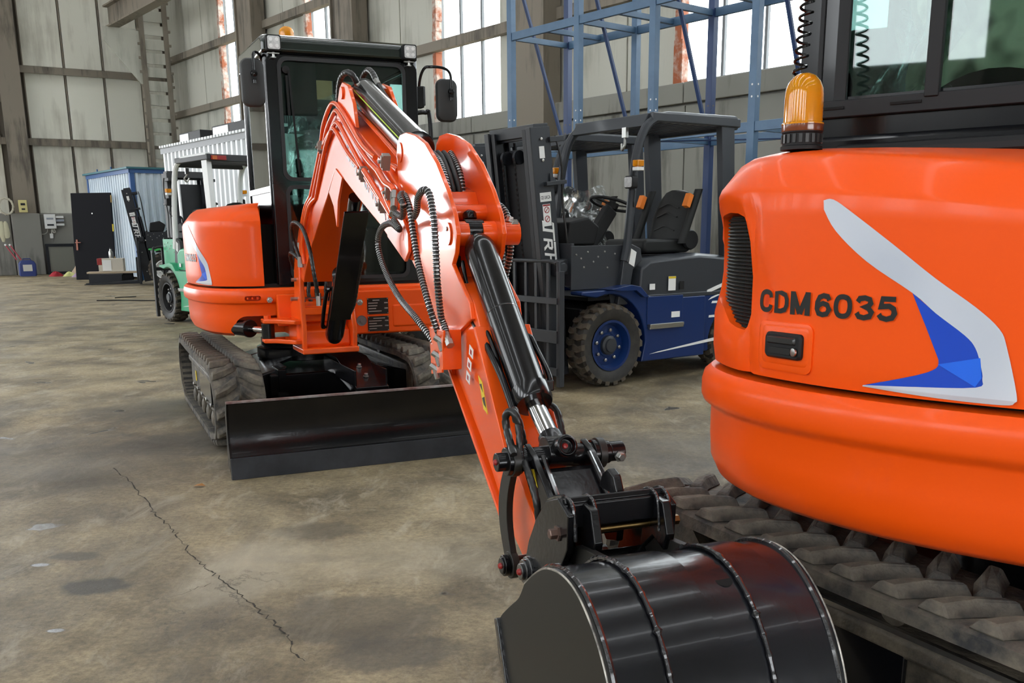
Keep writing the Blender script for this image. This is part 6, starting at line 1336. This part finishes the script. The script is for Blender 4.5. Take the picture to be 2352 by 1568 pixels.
for k, (lb, c, x, y, r) in enumerate(rg_):
    def rf_(i, j, r=r, k=k):
        a = i / 14 * 2 * PI; q = j / 5; rr = r * 1.5 * (1 - q) * (1 + .25 * math.sin(3 * a + k)) + .001
        return Vector((rr * math.cos(a), rr * math.sin(a) * .7, r * (.9 if k < 3 else 1.7) * math.sin(q * PI / 2) * (1 + .2 * math.sin(5 * a + 2 * k))))
    o = obj('rag', MB().grid(rf_, 14, 5), mat('rag_%d' % k, c, .9), None, smooth=60); o.location = (x, y, 0); tag(o, lb, 'cloth', 'rags by the end wall')
for k, (x, y, L_, lb) in enumerate(((-10.75, 26.0, 1.0, 'dark steel box section on the floor, farther of the two'), (-10.55, 25.05, .8, 'dark steel box section on the floor, nearer of the two'))):
    o = obj('steel_section', MB().frame([(-.12, 0), (.12, 0), (.12, .26), (-.12, .26)], [(-.10, .02), (.10, .02), (.10, .24), (-.10, .24)], -L_ / 2, L_ / 2, 'x'), GREYD, None, smooth=0); o.location = (x, y, 0); o.rotation_euler.z = .25; tag(o, lb, 'beam', 'steel sections by the black door')
pb = thing('plank', 'pale board lying across the dark steel sections', 'board', (-10.55, 25.6, .262), .3); obj('board', MB().box((0, 0, .02), (1.3, .5, .04)), mat('board_wood', (.50, .40, .28), .7), pb, smooth=0)
cx_ = thing('cardboard_box', 'white box with red edges standing on the pale board', 'box', (-10.65, 25.75, .303), .25)
obj('box_body', MB().box((0, 0, .17), (.62, .38, .34)), mat('box_cream', (.58, .54, .46), .8), cx_, bev=.01); obj('red_band', MB().box((-.28, 0, .26), (.12, .40, .17)), RED, cx_, bev=.01); obj('white_panel', MB().box((-.10, -.195, .16), (.22, .012, .28)), WHITE, cx_, smooth=0)
bt = thing('bottle', 'small silver spray bottle standing on the white box', 'bottle', (-10.65, 25.75, .648), 0); obj('bottle_body', MB().lathe([(.05, 0), (.055, .02), (.055, .16), (.03, .20), (.025, .24), (.001, .25)], n=14), STEEL, bt); obj('cap', MB().lathe([(.028, .24), (.02, .28), (.001, .285)], n=10), MATTE, bt)
for k, (x, y, a, L_, lb) in enumerate(((-7.9, 19.6, .9, .45, 'short bent rod lying on the floor near the forks'), (-7.3, 18.6, -.1, 1.6, 'long thin wire lying on the floor before the green forklift'))):
    o = obj('floor_wire', MB().tube([(t * L_ - L_ / 2, .04 * math.sin(t * 6), .012) for t in [i / 10 for i in range(11)]], .011, 5), MATTE, None); o.location = (x, y, 0); o.rotation_euler.z = a; tag(o, lb, 'wire')
lf = obj('dry_leaf', MB().add([(-.03, 0, .004), (0, -.022, .012), (.035, 0, .004), (.01, .02, .014), (-.012, .018, .01)], [[0, 1, 2, 3, 4]]), mat('leaf_brown', (.35, .16, .05), .8), None, smooth=0); lf.location = (-1.62, 4.72, .002); tag(lf, 'small dry brown leaf on the floor left of the blade', 'leaf')

# ------------------------------------------------------------------ lift apart the pieces that can be told apart
SPLIT = ('pin_boss', 'weld_bead', 'drain_slot', 'frame_bolts', 'grease_fitting', 'cover_bolt', 'frame_bolt', 'hose_fitting', 'bulkhead_fitting', 'mast_bolt', 'wheel_nuts', 'cowl_bolts', 'stripe',
         'sticker_mark', 'led', 'pin_bolt', 'hydraulic_levers', 'tie_slot', 'rivet_lug', 'front_cross_plate', 'hinge', 'rivet', 'valve_block', 'mast_bracket', 'backrest_post', 'side_panel')
for o in [q for q in bpy.data.objects if q.type == 'MESH' and q.name.split('.')[0] in SPLIT]:
    bm = bmesh.new(); bm.from_mesh(o.data); seen = set(); isl = []
    for f in bm.faces:
        if f in seen: continue
        stack = [f]; seen.add(f); cur = []
        while stack:
            g = stack.pop(); cur.append(g)
            for v in g.verts:
                for h in v.link_faces:
                    if h not in seen: seen.add(h); stack.append(h)
        isl.append([q.index for q in cur])
    bm.free()
    if 1 < len(isl) <= 14:
        me0 = o.data
        for k, idx in enumerate(isl):
            used = sorted({v for i in idx for v in me0.polygons[i].vertices}); mp_ = {v: n for n, v in enumerate(used)}
            me = bpy.data.meshes.new(me0.name); me.from_pydata([me0.vertices[v].co for v in used], [], [[mp_[v] for v in me0.polygons[i].vertices] for i in idx])
            for m_ in me0.materials: me.materials.append(m_)
            if me0.polygons[idx[0]].use_smooth: me.polygons.foreach_set('use_smooth', [True] * len(idx)); me.set_sharp_from_angle(angle=math.radians(35))
            if k == 0: o.data = me; nw = o
            else: nw = o.copy(); nw.data = me; COL.objects.link(nw)
            if 'kind' in nw: del nw['kind']
        nm = o.name.split('.')[0]
for o in bpy.data.objects:
    if o.type == 'MESH' and o.name.split('.')[0] in ('plate_print', 'base_rib', 'lens_rib', 'seat_seam', 'bolt_hole', 'boom_lettering', 'lift_chain'): o['kind'] = 'stuff'

for o in bpy.data.objects:
    d, q = 0, o
    while q.parent: q = q.parent; d += 1
    assert d < 3 or o.type != 'MESH', o.name
